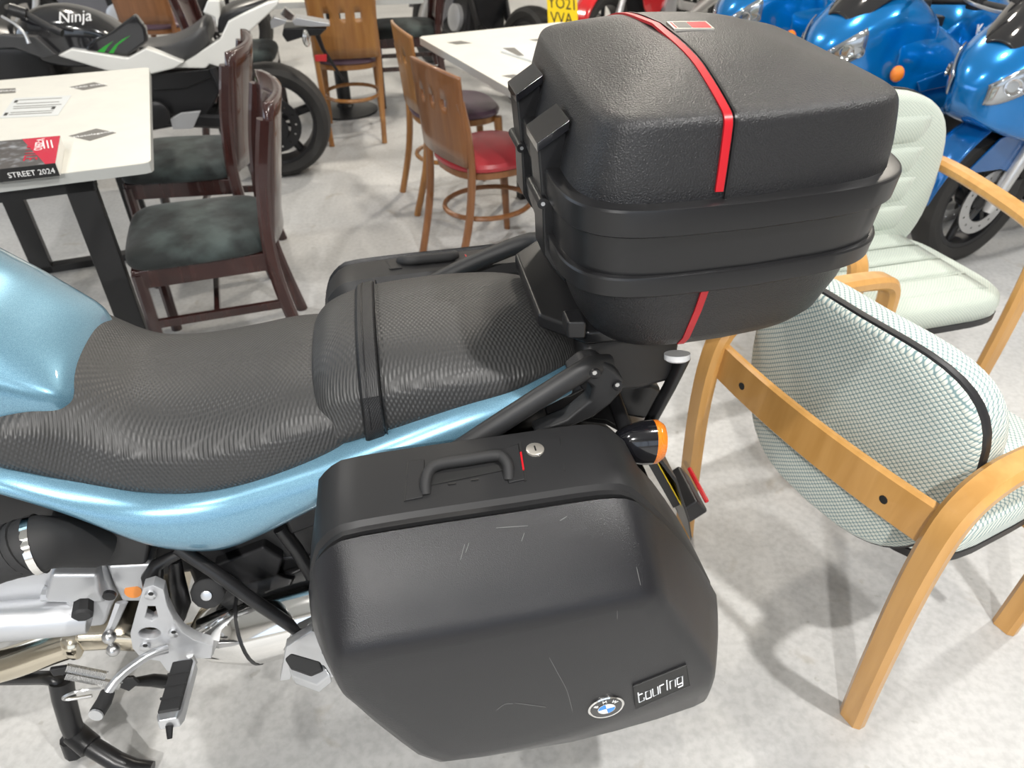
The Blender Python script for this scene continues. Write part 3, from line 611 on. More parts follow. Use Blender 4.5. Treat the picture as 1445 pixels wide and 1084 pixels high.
# badge and name plate on the near lid
FT = -.4745
bc = bp(855, 997, FT)
bdg = B().lathe([(.0275, 0), (.0275, .003), (.0255, .0045), (.0235, .0035), (.0235, .002)], bc+Vector((0, .001, 0)), (0, -1, 0), 40).build('round_badge', 'chrome', lp)
B().lathe([(.0235, 0), (.0235, .0032)], bc, (0, -1, 0), 40).build('badge_ring', 'gloss_black', bdg)
tl = R(13)
for i in range(4):
    a0 = i*PI/2+tl; pts = [bc+Vector((0, -.0032, 0))]+[bc+Vector((.0125*math.cos(a0+j*PI/16), -.0032, .0125*math.sin(a0+j*PI/16))) for j in range(9)]
    B().prism(pts, (0, -.0008, 0)).build('badge_quarter', 'badge_blue' if i % 2 else 'badge_white', bdg)
B().lathe([(.0135, .0), (.0135, .004), (.0125, .0042), (.0125, .0)], bc, (0, -1, 0), 30, False).build('badge_inner_ring', 'chrome', bdg)
for i, ch in enumerate('BMW'):
    a = R(138-48*i)+tl
    text_mb(ch, .0095, bc+Vector((.0183*math.cos(a), -.0036, .0183*math.sin(a))), (math.sin(a), 0, -math.cos(a)), (math.cos(a), 0, math.sin(a)), .0003).build('badge_letter', 'ink_white', bdg)
C4 = [bp(x, y, FT) for x, y in ((897, 999), (973, 966), (968, 937), (893, 967))]
npt = B().prism([q+Vector((0, .002, 0)) for q in C4], (0, -.004, 0)).build('name_plate', 'ink_black', lp, bevel=.001)
ex = (C4[1]-C4[0]); ez = (C4[3]-C4[0])
def np_(u, v): return C4[0]+ex*u+ez*v+Vector((0, -.0022, 0))
STRK = {'t': [((0, 1.0), (0, 0), (1, 0), (1, .25)), ((0, .75), (.8, .75))], 'o': [((0, 0), (1, 0), (1, .75), (0, .75), (0, 0))], 'u': [((0, .75), (0, 0), (1, 0), (1, .75))], 'r': [((0, 0), (0, .75), (.8, .75))],
        'i': [((0, 0), (0, 1.0))], 'n': [((0, 0), (0, .75), (1, .75), (1, 0))], 'g': [((1, .1), (0, .1), (0, .75), (1, .75), (1, -.2), (.1, -.2))]}
u = .07
for ch in 'touring':
    wd_ = .02 if ch == 'i' else .095; mb = B()
    for st in STRK[ch]: mb.tube([np_(u+wd_*a, .24+.42*b) for a, b in st], .0010, 4)
    mb.build('name_letter', 'badge_white', npt); u += wd_+.035
for e0, e1 in ((0, 1), (1, 2), (2, 3), (3, 0)): B().tube([C4[e0]+Vector((0, -.002, 0)), C4[e1]+Vector((0, -.002, 0))], .0007, 5).build('plate_rim', 'case_body', npt)
# scratches worn into the lid
SCR = [((775, 928), (788, 952), (800, 975), (808, 1005)), ((656, 768), (653, 778), (650, 790)), ((662, 766), (657, 780)), ((740, 752), (736, 764)), ((898, 800), (904, 826)), ((871, 862), (871, 874)), ((726, 992), (770, 998)), ((700, 1003), (712, 994), (724, 993)), ((790, 735), (800, 729)), ((700, 745), (745, 742))]
from mathutils.bvhtree import BVHTree
lidm = [o for o in lp.children if o.name.startswith('case_lid')][0].data
bvh = BVHTree.FromPolygons([v.co for v in lidm.vertices], [tuple(p.vertices) for p in lidm.polygons])
eye = BF.at(722.5, 542, lz=CH-1e-9); eye = Vector((-(BF.o[0]*BF.c+BF.o[1]*BF.s), BF.o[0]*BF.s-BF.o[1]*BF.c, CH))
for pl in SCR:
    P = []
    for x, y in pl:
        d = (bp(x, y, -.40)-eye).normalized(); h = bvh.ray_cast(eye, d)
        if h[0]: P.append(h[0]+h[1]*(.00005 if h[1].dot(d) < 0 else -.00005))
    if len(P) > 1: B().tube(spl(P, 3), [.0003]+[.0005]*((len(P)-1)*3-1)+[.0003], 5, flat=1).build('scratch', 'scuffed', lp)

# ================================================================ TOP BOX
tb = thing('top_box', 'large black top box with a red stripe mounted behind the seat', 'top box', (BF.o[0], BF.o[1], 0), BA)
BXS = .018
def plan(s0, s1, b, z, n=6.0, m=80, taper=.04, bulge=.02):
    c, a = (s0+s1)/2+BXS, (s1-s0)/2; out = []
    for i in range(m):
        t_ = 2*PI*i/m; ct, st = math.cos(t_), math.sin(t_)
        x = math.copysign(abs(ct)**(2/n), ct); y = math.copysign(abs(st)**(2/n), st)
        yy = y*(b-taper*x*.5+bulge*(1-x*x)); out.append(Vector((c+a*x+.055*(yy+.25), yy, z)))
    return out
B().loft([plan(.27, .545, .15, .908, 4), plan(.245, .575, .185, .910, 4), plan(.232, .592, .205, .918, 4.5), plan(.222, .604, .217, .935, 4.5), plan(.203, .615, .232, .985, 5), plan(.193, .622, .240, 1.03, 5)]).build('lower_shell', 'grain_black', tb)
def rim(s0, s1, b, z0, z1, lip): return [plan(s0+.01, s1-.01, b-.01, z0), plan(s0-lip+.002, s1+lip-.002, b+lip-.002, z0), plan(s0-lip, s1+lip, b+lip, z0+.002), plan(s0-lip-.002, s1+lip+.002, b+lip+.002, z1-.004), plan(s0-lip-.001, s1+lip+.001, b+lip+.001, z1-.001), plan(s0-lip+.002, s1+lip-.002, b+lip-.002, z1), plan(s0+.02, s1-.02, b-.02, z1)]
B().loft(rim(.190, .622, .241, 1.024, 1.053, .011), caps=False).build('lower_rim', 'satin_black', tb, ang=25)
B().loft([plan(.188, .626, .245, 1.045), plan(.185, .629, .248, 1.05), plan(.181, .633, .252, 1.108), plan(.183, .633, .250, 1.112)]).build('middle_band', 'satin_black', tb, ang=25)
B().loft(rim(.183, .629, .248, 1.106, 1.142, .010), caps=False).build('upper_rim', 'satin_black', tb, ang=25)
LID = [(.186, .625, .244, 1.128, 7), (.190, .622, .242, 1.142, 7), (.196, .617, .240, 1.175, 8), (.208, .608, .236, 1.216, 9), (.212, .604, .234, 1.227, 9), (.217, .599, .230, 1.2325, 9), (.226, .589, .222, 1.2365, 8.5), (.243, .566, .204, 1.2425, 7.5), (.27, .53, .172, 1.253, 5.5), (.305, .49, .13, 1.265, 4.2), (.34, .445, .075, 1.2735, 3), (.375, .41, .03, 1.2765, 2.4)]
LID = [r for r in rows(LID, 3)]
lid = B().loft([plan(a, b, c, z, n, bulge=.02*min(1, c/.2), taper=.04*min(1, c/.2)) for a, b, c, z, n in LID], True, True).build('lid', 'grain_black', tb, ang=28)
def hw(prof, z_i, s):
    a, b, c, z, n = LID[z_i]; s -= .055*.25; cc, aa = (a+b)/2+BXS, (b-a)/2; x = (s-cc)/aa
    if abs(x) >= 1: return None
    return (1-abs(x)**n)**(1/n)*(c-.04*min(1, c/.2)*x*.5+.02*min(1, c/.2)*(1-x*x))
def ribbon(s, width, off, i0, i1=None):
    pts = []
    for i in range(i0, len(LID)):
        h = hw(LID, i, s)
        if h is not None and h > .01: pts.append((-h, LID[i][3]))
    full = pts+[(0., LID[-1][3])]+[(-y, z) for y, z in pts[::-1]]
    P = [Vector((s, y, z)) for y, z in full]; out = []
    for i, q in enumerate(P):
        d = (P[min(i+1, len(P)-1)]-P[max(i-1, 0)]).normalized(); nn = Vector((1, 0, 0)).cross(d).normalized(); nn = nn if nn.z > 0 or (nn.y*q.y > 0) else -nn
        out.append([q+Vector((-width/2, 0, 0))-nn*.002, q+Vector((-width/2, 0, 0))+nn*off, q+Vector((width/2, 0, 0))+nn*off, q+Vector((width/2, 0, 0))-nn*.002])
    return out
B().loft(ribbon(.371, .0095, .0015, 4)).build('red_stripe', 'red_tape', tb)
B().loft(ribbon(.380, .003, .0016, 0)).build('moulded_ridge', 'satin_black', tb)
LOW = [(.193, .622, .240, 1.024, 5), (.203, .615, .232, .985, 5), (.222, .604, .217, .935, 4.5), (.232, .592, .205, .918, 4.5)]
P = []
for a, b, c, z, n in LOW:
    x = (.378-BXS-(a+b)/2)/((b-a)/2); P.append(Vector((.378-(1.03-z)*.05, -((1-abs(x)**n)**(1/n)*(c-.02*x+.02*(1-x*x))), z)))
B().loft([[q+Vector((-.0048, .002, 0)), q+Vector((-.0048, -.0016, 0)), q+Vector((.0048, -.0016, 0)), q+Vector((.0048, .002, 0))] for q in P]).build('red_stripe', 'red_tape', tb)
# sticker on the lid
sk = [bz(x, y, 1.2755) for x, y in ((940, 33), (996, 32.5), (1008, 43), (951, 43.5))]
st = B().prism([q+Vector((0, 0, -.006)) for q in sk], (0, 0, .0085)).build('sticker', 'brass_lock', tb)
def skp(u, v): return (sk[0]*(1-u)+sk[1]*u)*(1-v)+(sk[3]*(1-u)+sk[2]*u)*v
for (u0, u1, m_) in ((.06, .10, 'red_tape'), (.13, .46, 'ink_grey'), (.48, .95, 'red_tape')):
    B().prism([skp(u0, .12)+Vector((0, 0, .0022)), skp(u1, .12)+Vector((0, 0, .0022)), skp(u1, .88)+Vector((0, 0, .0022)), skp(u0, .88)+Vector((0, 0, .0022))], (0, 0, .0007)).build('sticker_print', m_, st)
# latches on the front face of the box
LA = [(.160, 1.170), (.196, 1.192), (.200, 1.125), (.192, 1.118), (.190, 1.07), (.198, 1.03), (.206, .972), (.184, 1.000), (.172, 1.02), (.168, 1.095)]
for y in (-.135, .075):
    l_ = B().prism([Vector((s+BXS+.055*(y+.28), y, z)) for s, z in LA], (0, .06, 0)).build('latch', 'satin_black', tb, bevel=.003)
    B().prism([Vector((s+BXS+.055*(y+.28), y-.006, z)) for s, z in ((.158, 1.176), (.198, 1.202), (.198, 1.190), (.159, 1.164))], (0, .072, 0)).build('latch_lip', 'gloss_black', l_, bevel=.001)
    B().tube([Vector((.167+BXS+.055*(y+.28), y-.008, 1.098)), Vector((.167+BXS+.055*(y+.28), y+.068, 1.098))], .0075, 12).build('latch_pin', 'satin_black', l_)
    B().lathe([(.0028, 0), (.0028, .001)], Vector((.167+BXS+.055*(y+.28), y-.008, 1.098)), (0, -1, 0), 10).build('pin_end', 'alloy', l_)
q = bp(803, 458, -.20)
B().loft([[q+Vector((x, y, z)) for x, y in ((-.006*k, -.012), (.02, -.016), (.02, .02), (-.006*k, .02))] for z, k in ((-.016, .7), (0, 1), (.012, .9))]).build('mounting_clip', 'satin_black', tb, bevel=.004)
B().lathe([(.019, 0), (.019, .008), (.015, .011)], bp(955, 502, -.19)+Vector((0, 0, .004)), (0, -.35, -1), 20).build('release_button', 'ink_white', tb)

# ================================================================ WOODEN ARMCHAIRS (local x = the way the chair faces)
def armchair(label, loc, rz, cloth, quilt, group='beech armchairs with woven covers', ztop_=.825):
    t = thing('armchair', label, 'chair', loc, rz, group)
    for sg in (-1, 1):
        pth = spl([Vector((x, sg*.285, z)) for x, z in ((.0, 0), (-.018, .18), (-.034, .42), (-.03, .56), (-.008, .635), (.05, .672), (.14, .676), (.30, .664), (.44, .645), (.492, .622), (.508, .57), (.51, .45), (.505, .25), (.49, 0))], 4)
        B().bar(pth, .052, .034, (0, 1, 0)).build('side_frame', 'beech', t)
    # curved rail behind the backrest, bolted through at two places
    rl = [Vector((-.012-.020*(1-(y/.285)**2)+.0, y, .572)) for y in [-.285+.57*i/16 for i in range(17)]]
    rb = B().bar(rl, .085, .018, (.1, 0, 1)).build('back_rail', 'beech', t)
    for y in (-.18, .18): B().lathe([(.008, 0), (.008, .0015)], Vector((-.012-.020*(1-(y/.285)**2)-.0092, y, .568)), (-1, 0, 0), 12).build('rail_bolt', 'ink_black', rb)
    B().bar([Vector((.40, -.285, .37)), Vector((.40, .285, .37))], .05, .024, (0, 0, 1)).build('front_rail', 'beech', t)
    # backrest: a shell curved round the sitter with rounded corners, cloth on both faces and a black edge strip
    def outline(n=44, wd=.255, z0=.365, z1=ztop_):
        zc, hz = (z0+z1)/2, (z1-z0)/2; out = []
        for i in range(n):
            a = 2*PI*i/n; c, s = math.cos(a), math.sin(a)
            y = math.copysign(abs(c)**(2/3.6), c)*wd; z = zc+math.copysign(abs(s)**(2/(3.4 if s > 0 else 2.6)), s)*hz
            out.append((y*(1.0 if z > .6 else .93+.07*(z-z0)/(.6-z0)), z))
        return out
    ol = outline(); lean = lambda z: -.10*(z-.45)*.7
    zm = (.365+ztop_)/2
    def sh(k, dx): return [Vector((.022+lean(zm+(z-zm)*k)+.55*(y*k)**2+dx, y*k, zm+(z-zm)*k)) for y, z in ol]
    B().loft([sh(.30, .0), sh(.7, .0), sh(.95, .0), sh(.99, .006), sh(1., .012)], caps=True).build('back_cover', cloth, t, ang=60)
    B().loft([sh(.985, .008), sh(1.012, .011), sh(1.016, .017), sh(1.012, .024), sh(.985, .027)], caps=False).build('edge_strip', 'piping_black', t)
    bc_ = B().loft([sh(.99, .022), sh(1.0, .032), sh(1.0, .062), sh(.985, .078), sh(.93, .089), sh(.7, .094), sh(.35, .093)]).build('back_cushion', cloth, t, ang=60)
    # seat cushion
    def so(k, z, x0=.07, x1=.545, wd=.252):
        out = []; xc, hx = (x0+x1)/2, (x1-x0)/2
        for i in range(40):
            a = 2*PI*i/40; c, s = math.cos(a), math.sin(a)
            out.append(Vector((xc+math.copysign(abs(c)**(2/4.5), c)*hx*k, math.copysign(abs(s)**(2/4.5), s)*wd*k, z+.02*(math.copysign(abs(c)**(2/4.5), c))*k*.5)))
        return out
    sc_ = B().loft([so(.94, .398), so(1.0, .405), so(1.005, .43), so(.985, .452), so(.93, .464), so(.7, .470), so(.3, .468)]).build('seat_cushion', cloth, t, ang=60)
    B().loft([so(.96, .380), so(1.008, .384), so(1.008, .402), so(.96, .405)]).build('seat_edge_strip', 'piping_black', t)
    if quilt:
        for i in range(4):
            z = .50+(ztop_-.54)/4*(i+.3); lx = .115+lean(z)-.002
            G = [[Vector((lx+.55*(y*1.0)**2*.9+.012*math.sin(PI*v)**.5*(1-abs(y/.175)**6), y, z+(ztop_-.54)/4*.94*(v-.5))) for y in [-.175+.35*j/10 for j in range(11)]] for v in [q/6 for q in range(7)]]
            B().grid(G).build('quilted_panel', cloth, bc_, solid=.004)
            x = .145+.098*i
            G = [[Vector((x+.09*(v-.5), y, .470+.012*(x-.3)+.010*math.sin(PI*v)**.5*(1-abs(y/.19)**6))) for y in [-.19+.38*j/10 for j in range(11)]] for v in [q/6 for q in range(7)]]
            B().grid(G).build('quilted_panel', cloth, sc_, solid=.004)
    return t
na = R(26.6)
armchair('beech armchair with its pale green back turned, beside the black pannier', (.711-math.sin(na)*.28, .80+math.cos(na)*.28, 0), na, 'weave', False)
fa = armchair('pale beech armchair with a quilted seat, standing before the blue motorcycles', (1.015, 2.19, 0), R(-75), 'weave_pale', True, ztop_=.895)
def rot(x, y, a): return (x*math.cos(a)-y*math.sin(a), x*math.sin(a)+y*math.cos(a))

# ================================================================ CAFE CHAIRS
def slab(m, pts, z0, z1): return m.prism([Vector((x, y, z0)) for x, y in pts], (0, 0, z1-z0))
def dark_chair(label, loc, rz, group='dark wooden chairs with velvet seats'):
    t = thing('dining_chair', label, 'chair', loc, rz, group)          # local x = facing, origin under the seat centre
    for sg in (-1, 1):
        B().bar([Vector((.19, sg*.185, .42)), Vector((.195, sg*.19, .0))], .036, .036, (0, 1, 0)).build('front_leg', 'mahogany', t)
        B().bar(spl([Vector((-.265, sg*.185, 0)), Vector((-.215, sg*.19, .25)), Vector((-.20, sg*.195, .45)), Vector((-.222, sg*.20, .66)), Vector((-.262, sg*.20, .84))], 5), .032, .042, (0, 1, 0)).build('back_leg', 'mahogany', t)
        B().box((-.005, sg*.187, .405), (.40, .022, .06)).build('seat_rail', 'mahogany', t, bevel=.003)
        B().box((-.015, sg*.187, .245), (.41, .018, .028)).build('stretcher', 'mahogany', t, bevel=.003)
    B().box((.195, 0, .405), (.022, .38, .06)).build('seat_rail', 'mahogany', t, bevel=.003)
    B().box((.0, 0, .245), (.018, .375, .026)).build('stretcher', 'mahogany', t, bevel=.003)
    # solid curved back panel
    def colz(z): return -.205-.075*max(0, (z-.5)/.4)
    G = [[Vector((colz(z)-.045*(1-(y/.20)**2), y, z)) for y in [-.20+.40*j/12 for j in range(13)]] for z in [.46+.42*i/8 for i in range(9)]]
    B().grid(G).build('back_panel', 'mahogany', t, solid=.022)
    def so(k, z): return [Vector((.0+.215*k*math.copysign(abs(math.cos(a))**(2/5), math.cos(a)), (.205+.012*math.cos(a))*k*math.copysign(abs(math.sin(a))**(2/5), math.sin(a)), z)) for a in [2*PI*i/32 for i in range(32)]]
    B().loft([so(.95, .43), so(1.03, .436), so(1.04, .455), so(1.0, .478), so(.88, .492), so(.5, .50), so(.2, .502)]).build('seat_pad', 'velvet', t, sub=1)
    return t
def centre(p4): return Vector((sum(q.x for q in p4)/4, sum(q.y for q in p4)/4, 0))
d1 = dark_chair('dark wooden chair with a crushed velvet seat, beside the white table\'s near corner', (-1.01, 2.185, 0), R(199))
copy_tree(d1, (-1.285, 2.84, 0), R(189), 'dark wooden chair with a crushed velvet seat, between its twin and the white motorcycle')
copy_tree(d1, (-.72, 5.30, 0), R(192), 'dark wooden chair with a grey lit seat, behind the bentwood chairs')
copy_tree(d1, (-1.62, 4.62, 0), R(10), 'dark velvet-seated chair standing behind the white motorcycle\'s tail')

def bentwood(label, loc, rz, wd, seat, group='bentwood chairs with pierced backs'):
    t = thing('bentwood_chair', label, 'chair', loc, rz, group)        # local x = facing, origin between the back feet
    for sg in (-1, 1):
        B().bar(spl([Vector((0, sg*.155, 0)), Vector((.055, sg*.165, .22)), Vector((.075, sg*.172, .42)), Vector((.066, sg*.172, .58)), Vector((.042, sg*.165, .715))], 5), .03, .03, (0, 1, 0)).build('back_leg', wd, t)
        B().tube([Vector((.42, sg*.155, .43)), Vector((.45, sg*.165, 0))], [.021, .014], 10).build('front_leg', wd, t)
    # curved back board with three square holes
    W, Hh = .375, .33; hs = .016; xs = sorted(set([-W/2+W*i/16 for i in range(17)]+[c+e for c in (-.085, 0, .085) for e in (-hs, hs)])); zs = [0, .06, .12, .18, .205, .237, .28, .32, .33]
    vs = {}; mb = B(); fs = []; P = []
    for i, z in enumerate(zs):
        for j, y in enumerate(xs):
            zz = .475+z+ (.012*(1-(y/.2)**2) if i >= len(zs)-2 else 0)
            P.append(Vector((.062-.09*(zz-.5)+.62*(y*y)-.025, y*(1-.06*(1-z/.33)), zz)))
    n = len(xs)
    for i in range(len(zs)-1):
        for j in range(n-1):
            yc = (xs[j]+xs[j+1])/2
            if i == 4 and any(abs(yc-c) < hs for c in (-.085, 0, .085)): continue
            fs.append((i*n+j, i*n+j+1, (i+1)*n+j+1, (i+1)*n+j))
    mb.add(P, fs).build('back_board', wd, t, solid=.012)
    def so(k, z): return [Vector((.25+.20*k*math.copysign(abs(math.cos(a))**(2/2.8), math.cos(a)), (.195+.02*math.cos(a))*k*math.copysign(abs(math.sin(a))**(2/2.8), math.sin(a)), z)) for a in [2*PI*i/32 for i in range(32)]]
    B().loft([so(.93, .405), so(.97, .41), so(.97, .435), so(.93, .44)]).build('seat_frame', wd, t)
    B().loft([so(.96, .436), so(1.02, .442), so(1.03, .455), so(.98, .468), so(.8, .476), so(.4, .480), so(.1, .480)]).build('seat_pad', seat, t)
    for z, k in ((.235, 1.0),):
        B().tube([Vector((.25+.19*k*math.cos(a), .165*k*math.sin(a), z)) for a in [2*PI*i/28 for i in range(29)]], .011, 8).build('hoop_stretcher', wd, t)
    return t
f0 = Vector((-.395, 2.924, 0)); a_ = R(33); r_ = rot(0, .155, a_)
bentwood('bentwood chair with a red leather seat tucked under the white table', (f0.x-r_[0], f0.y-r_[1], 0), a_, 'walnut', 'leather_red')
bentwood('bentwood chair with a purple seat standing beside the red-seated one', (-.515, 3.47, 0), R(20), 'oak', 'leather_purple')
bentwood('bentwood chair with a purple seat at the pedestal table', (-.92, 4.34, 0), R(101), 'oak', 'leather_purple')
bentwood('bentwood chair showing only its back above the white motorcycle\'s saddle', (-2.45, 5.28, 0), R(88), 'walnut', 'leather_purple')

# ================================================================ TABLES
TA = R(22)
def table_top(t, x0, x1, y0, y1, z=.75, th=.03):
    c = .02
    pts = [(x0+c, y0), (x1-c, y0), (x1-c*.3, y0+c*.3), (x1, y0+c), (x1, y1-c), (x1-c*.3, y1-c*.3), (x1-c, y1), (x0+c, y1), (x0, y1-c), (x0, y0+c)]
    slab(B(), pts, z-th, z-.002).build('edge_band', 'table_edge', t)
    return slab(B(), pts, z-.002, z).build('table_top', 'table_white', t)
t1 = thing('cafe_table', 'white cafe table with brochures, black legs and dark chairs along its side', 'table', (-1.007, 1.99, 0), TA)
tt = table_top(t1, -.78, 0, 0, 1.13)
F1 = Frame(-1.007, 1.99, TA)
for x, y in ((-.20, .06), (-.62, .06), (-.20, 1.07), (-.62, 1.07)):
    B().box((x, y, .36), (.075, .05, .72)).build('leg', 'black_steel', t1, bevel=.003)
for y in (.06, 1.07): B().box((-.41, y, .70), (.5, .05, .04)).build('leg_frame', 'black_steel', t1); B().box((-.41, y, .015), (.5, .05, .03)).build('foot_bar', 'black_steel', t1)
def decal(t, fr, pts, m, z=.7502, th=.0005): return B().prism([fr.at(x, y, lz=z) for x, y in pts], (0, 0, th)).build('table_sticker', m, t)
D1 = ((98, 123), (117, 127.5), (152, 121), (133, 116))
s1 = decal(tt, F1, D1, 'ink_grey')
s2 = decal(tt, F1, ((97, 192), (127, 199), (164, 187.5), (136, 181.5)), 'ink_grey')
s3 = decal(tt, F1, ((-12, 129), (0, 132.5), (22, 131), (22, 124.5), (-12, 126)), 'ink_grey')
def lay_text(s, size, fr, px0, px1, m, parent, z=.7508, name='sticker_lettering'):
    a, b = fr.at(*px0, lz=z), fr.at(*px1, lz=z); xa = (b-a).normalized(); ya = Vector((0, 0, 1)).cross(xa)
    text_mb(s, size, (a+b)/2, xa, ya, .0002).build(name, m, parent)
def rel(o): return o
lay_text('HARD SHELL', .022, F1, (108, 123.5), (142, 119), 'ink_white', s1)
lay_text('Motolegends', .022, F1, (115, 192), (150, 186.5), 'ink_white', s2)
lay_text('KEPANZ', .024, F1, (-4, 129), (20, 127.5), 'ink_white', s3)
# the price sheet in its sleeve and the catalogue lying on the table
def on_table(pts, z): return [onz(x, y, z) for x, y in pts]
def bas(pts): return Vector((sum(q.x for q in pts)/len(pts), sum(q.y for q in pts)/len(pts), pts[0].z))
sh_ = on_table(((0, 167), (82, 163), (101, 135), (20, 139)), .7505); b0 = bas(sh_)
ps_ = thing('price_sheet', 'clear-sleeved printed sheet lying on the white table', 'paper', (b0.x, b0.y, .7505), 0)
B().prism([q-b0 for q in sh_], (0, 0, .0012)).build('sheet', 'paper', ps_)
def lerp4(P, u, v): return (P[0]*(1-u)+P[1]*u)*(1-v)+(P[3]*(1-u)+P[2]*u)*v
for k, v in enumerate((.12, .22, .42, .52, .66, .86)):
    u0, u1 = (.12, .86) if k != 3 else (.10, .93)
    B().prism([lerp4(sh_, *q)-b0+Vector((0, 0, .0013)) for q in ((u0, v), (u1, v), (u1, v+.03), (u0, v+.03))], (0, 0, .0003)).build('printed_line', 'ink_grey', ps_)
for u_, v_ in ((.03, .10), (.05, .74), (.80, .30)):
    B().prism([lerp4(sh_, *q)-b0+Vector((0, 0, .0013)) for q in ((u_, v_), (u_+.06, v_), (u_+.06, v_+.14), (u_, v_+.14))], (0, 0, .0003)).build('printed_mark', 'ink_black', ps_)
ct = on_table(((-70, 254), (81, 236), (85, 191), (-60, 204)), .80); ct = [onz(x, y, .787) for x, y in ((-70, 246), (78, 230), (85, 191.5), (-60, 204))]
b1 = bas(ct); b1.z = .7505
bk = thing('catalogue', 'thick red and black motorcycle gear catalogue lying on the white table', 'book', (b1.x, b1.y, .7505), 0)
hgt = .036
B().prism([Vector((q.x-b1.x, q.y-b1.y, .001)) for q in ct], (0, 0, hgt-.002)).build('page_block', 'page', bk)
top = [Vector((q.x-b1.x, q.y-b1.y, hgt-.001)) for q in ct]
cv = B().prism(top, (0, 0, .0012)).build('front_cover', 'cover_dark', bk)
e_ = Vector((0, 0, .0012))
B().prism([lerp4(top, *q)+e_ for q in ((.90, 0), (1, 0), (1, 1), (.62, 1))], (0, 0, .0005)).build('red_panel', 'cover_red', bk)
sd_ = (top[1]-top[0]).normalized(); ou = Vector((sd_.y, -sd_.x, 0))
B().prism([top[0]+Vector((0, 0, .001)), top[1]+Vector((0, 0, .001)), top[1]-Vector((0, 0, hgt-.003)), top[0]-Vector((0, 0, hgt-.003))], ou*.0012).build('spine', 'ink_black', bk)
text_mb('STREET 2024', .020, lerp4(top, .74, 0)+ou*.0016-Vector((0, 0, .018)), sd_, (0, 0, 1), .0003).build('spine_lettering', 'ink_white', bk)
text_mb('V-ZERO', .03, lerp4(top, .80, .72)+e_*1.6, (top[1]-top[2]), sd_, .0002).build('cover_lettering', 'ink_white', bk)
for u_ in (.86, .90, .94): B().prism([lerp4(top, *q)+e_*1.5 for q in ((u_, .55), (u_+.012, .55), (u_-.02, .85), (u_-.032, .85))], (0, 0, .0004)).build('cover_mark', 'ink_white', bk)
text_mb('STYLE', .05, lerp4(top, .74, .45)+e_*1.5, (top[1]-top[2]), sd_, .0002).build('cover_lettering', 'cover_red', bk)
# second white table
c2 = onz(722, 127, .75); t2 = thing('cafe_table', 'white cafe table behind the top box with a magazine on it', 'table', (c2.x, c2.y, 0), R(26))
tt2 = table_top(t2, 0, .75, -.25, .97); F2 = Frame(c2.x, c2.y, R(26))
for x, y in ((.32, .0), (.66, .0), (.42, .72), (.66, .72)): B().box((x, y, .36), (.06, .05, .72)).build('leg', 'black_steel', t2, bevel=.003)
for y in (.0, .72): B().box((.54, y, .012), (.30, .05, .024)).build('foot_bar', 'black_steel', t2); B().box((.42, y, .70), (.6, .05, .04)).build('leg_frame', 'black_steel', t2)
for pts in (((631, 60), (644, 63), (666, 61), (650, 57.5)), ((708, 107), (728, 112), (744, 109), (725, 105)), ((747, 56), (756, 58), (775, 56.5), (764, 54.5))): decal(tt2, F2, pts, 'ink_grey')
mg = on_table(((707, 74), (750, 88), (778, 80), (775, 65), (709, 67)), .7505); b2 = bas(mg)
mz = thing('magazine', 'open white and grey magazine lying on the second white table', 'magazine', (b2.x, b2.y, .7505), 0)
B().prism([Vector((q.x-b2.x, q.y-b2.y, 0)) for q in mg], (0, 0, .008)).build('pages', 'paper', mz)
B().prism([Vector((q.x-b2.x, q.y-b2.y, .0082)) for q in on_table(((709, 68), (726, 67.5), (740, 79), (731, 79)), .758)], (0, 0, .0004)).build('printed_photo', 'ink_grey', mz)
# pedestal table at the back
t3 = thing('pedestal_table', 'white-topped table on a black pedestal behind the bentwood chair', 'table', (-1.12, 5.02, 0), R(12))
table_top(t3, -.52, .52, -.55, .45)
B().tube([Vector((0, 0, .03)), Vector((0, 0, .72))], .045, 14).build('column', 'black_steel', t3)
B().lathe([(.215, 0), (.215, .012), (.06, .035), (.05, .05)], (0, 0, 0), (0, 0, 1), 28).build('base', 'black_steel', t3)
B().box((0, 0, .70), (.5, .06, .03)).build('bearer', 'black_steel', t3)

# ================================================================ THE WHITE AND BLACK SPORTS MOTORCYCLE BEHIND THE TABLE
NA = R(12); NF = Frame(-1.29, 3.87, NA)
nj = thing('sports_motorcycle', 'white and black sports motorcycle with a green flash on its tank cover', 'motorcycle', (-1.29, 3.87, 0), NA)
def npnt(x, y, t): return NF.at(x, y, ly=t)
def nprism(pts, t, d, name, m, bevel=.006): return B().prism([npnt(x, y, t) for x, y in pts], (0, d, 0)).build(name, m, nj, bevel=bevel)
wheel(nj, (.045, .0, .285), .285, .16, 'dark_metal', 5, disc=1, spoke_w=.04)
wheel(nj, (-1.22, .0, .275), .275, .12, 'dark_metal', 5, disc=2)
B().bar([Vector((.045, -.11, .285)), Vector((-.20, -.11, .33)), Vector((-.48, -.10, .36))], .05, .07, (0, 1, 0)).build('swing_arm', 'dark_metal', nj)
B().bar([Vector((.045, .11, .285)), Vector((-.48, .10, .36))], .05, .07, (0, 1, 0)).build('swing_arm', 'dark_metal', nj)
B().lathe([(.075, 0), (.075, .01)], Vector((.045, -.135, .285)), (0, -1, 0), 24).build('sprocket', 'dark_metal', nj)
B().tube(spl([npnt(300, 95, -.16), npnt(312, 120, -.16), npnt(330, 150, -.15), npnt(345, 170, -.15)], 4), .022, 8).build('hanger_bracket', 'dark_metal', nj)
nprism([(60, 105), (150, 112), (235, 100), (310, 96), (320, 112), (300, 150), (285, 172), (215, 185), (40, 190)], -.12, .26, 'engine_block', 'dark_metal', .01)
nprism([(213, 105), (300, 97), (305, 106), (262, 125), (215, 128)], -.14, .02, 'engine_cover', 'satin_black', .004)
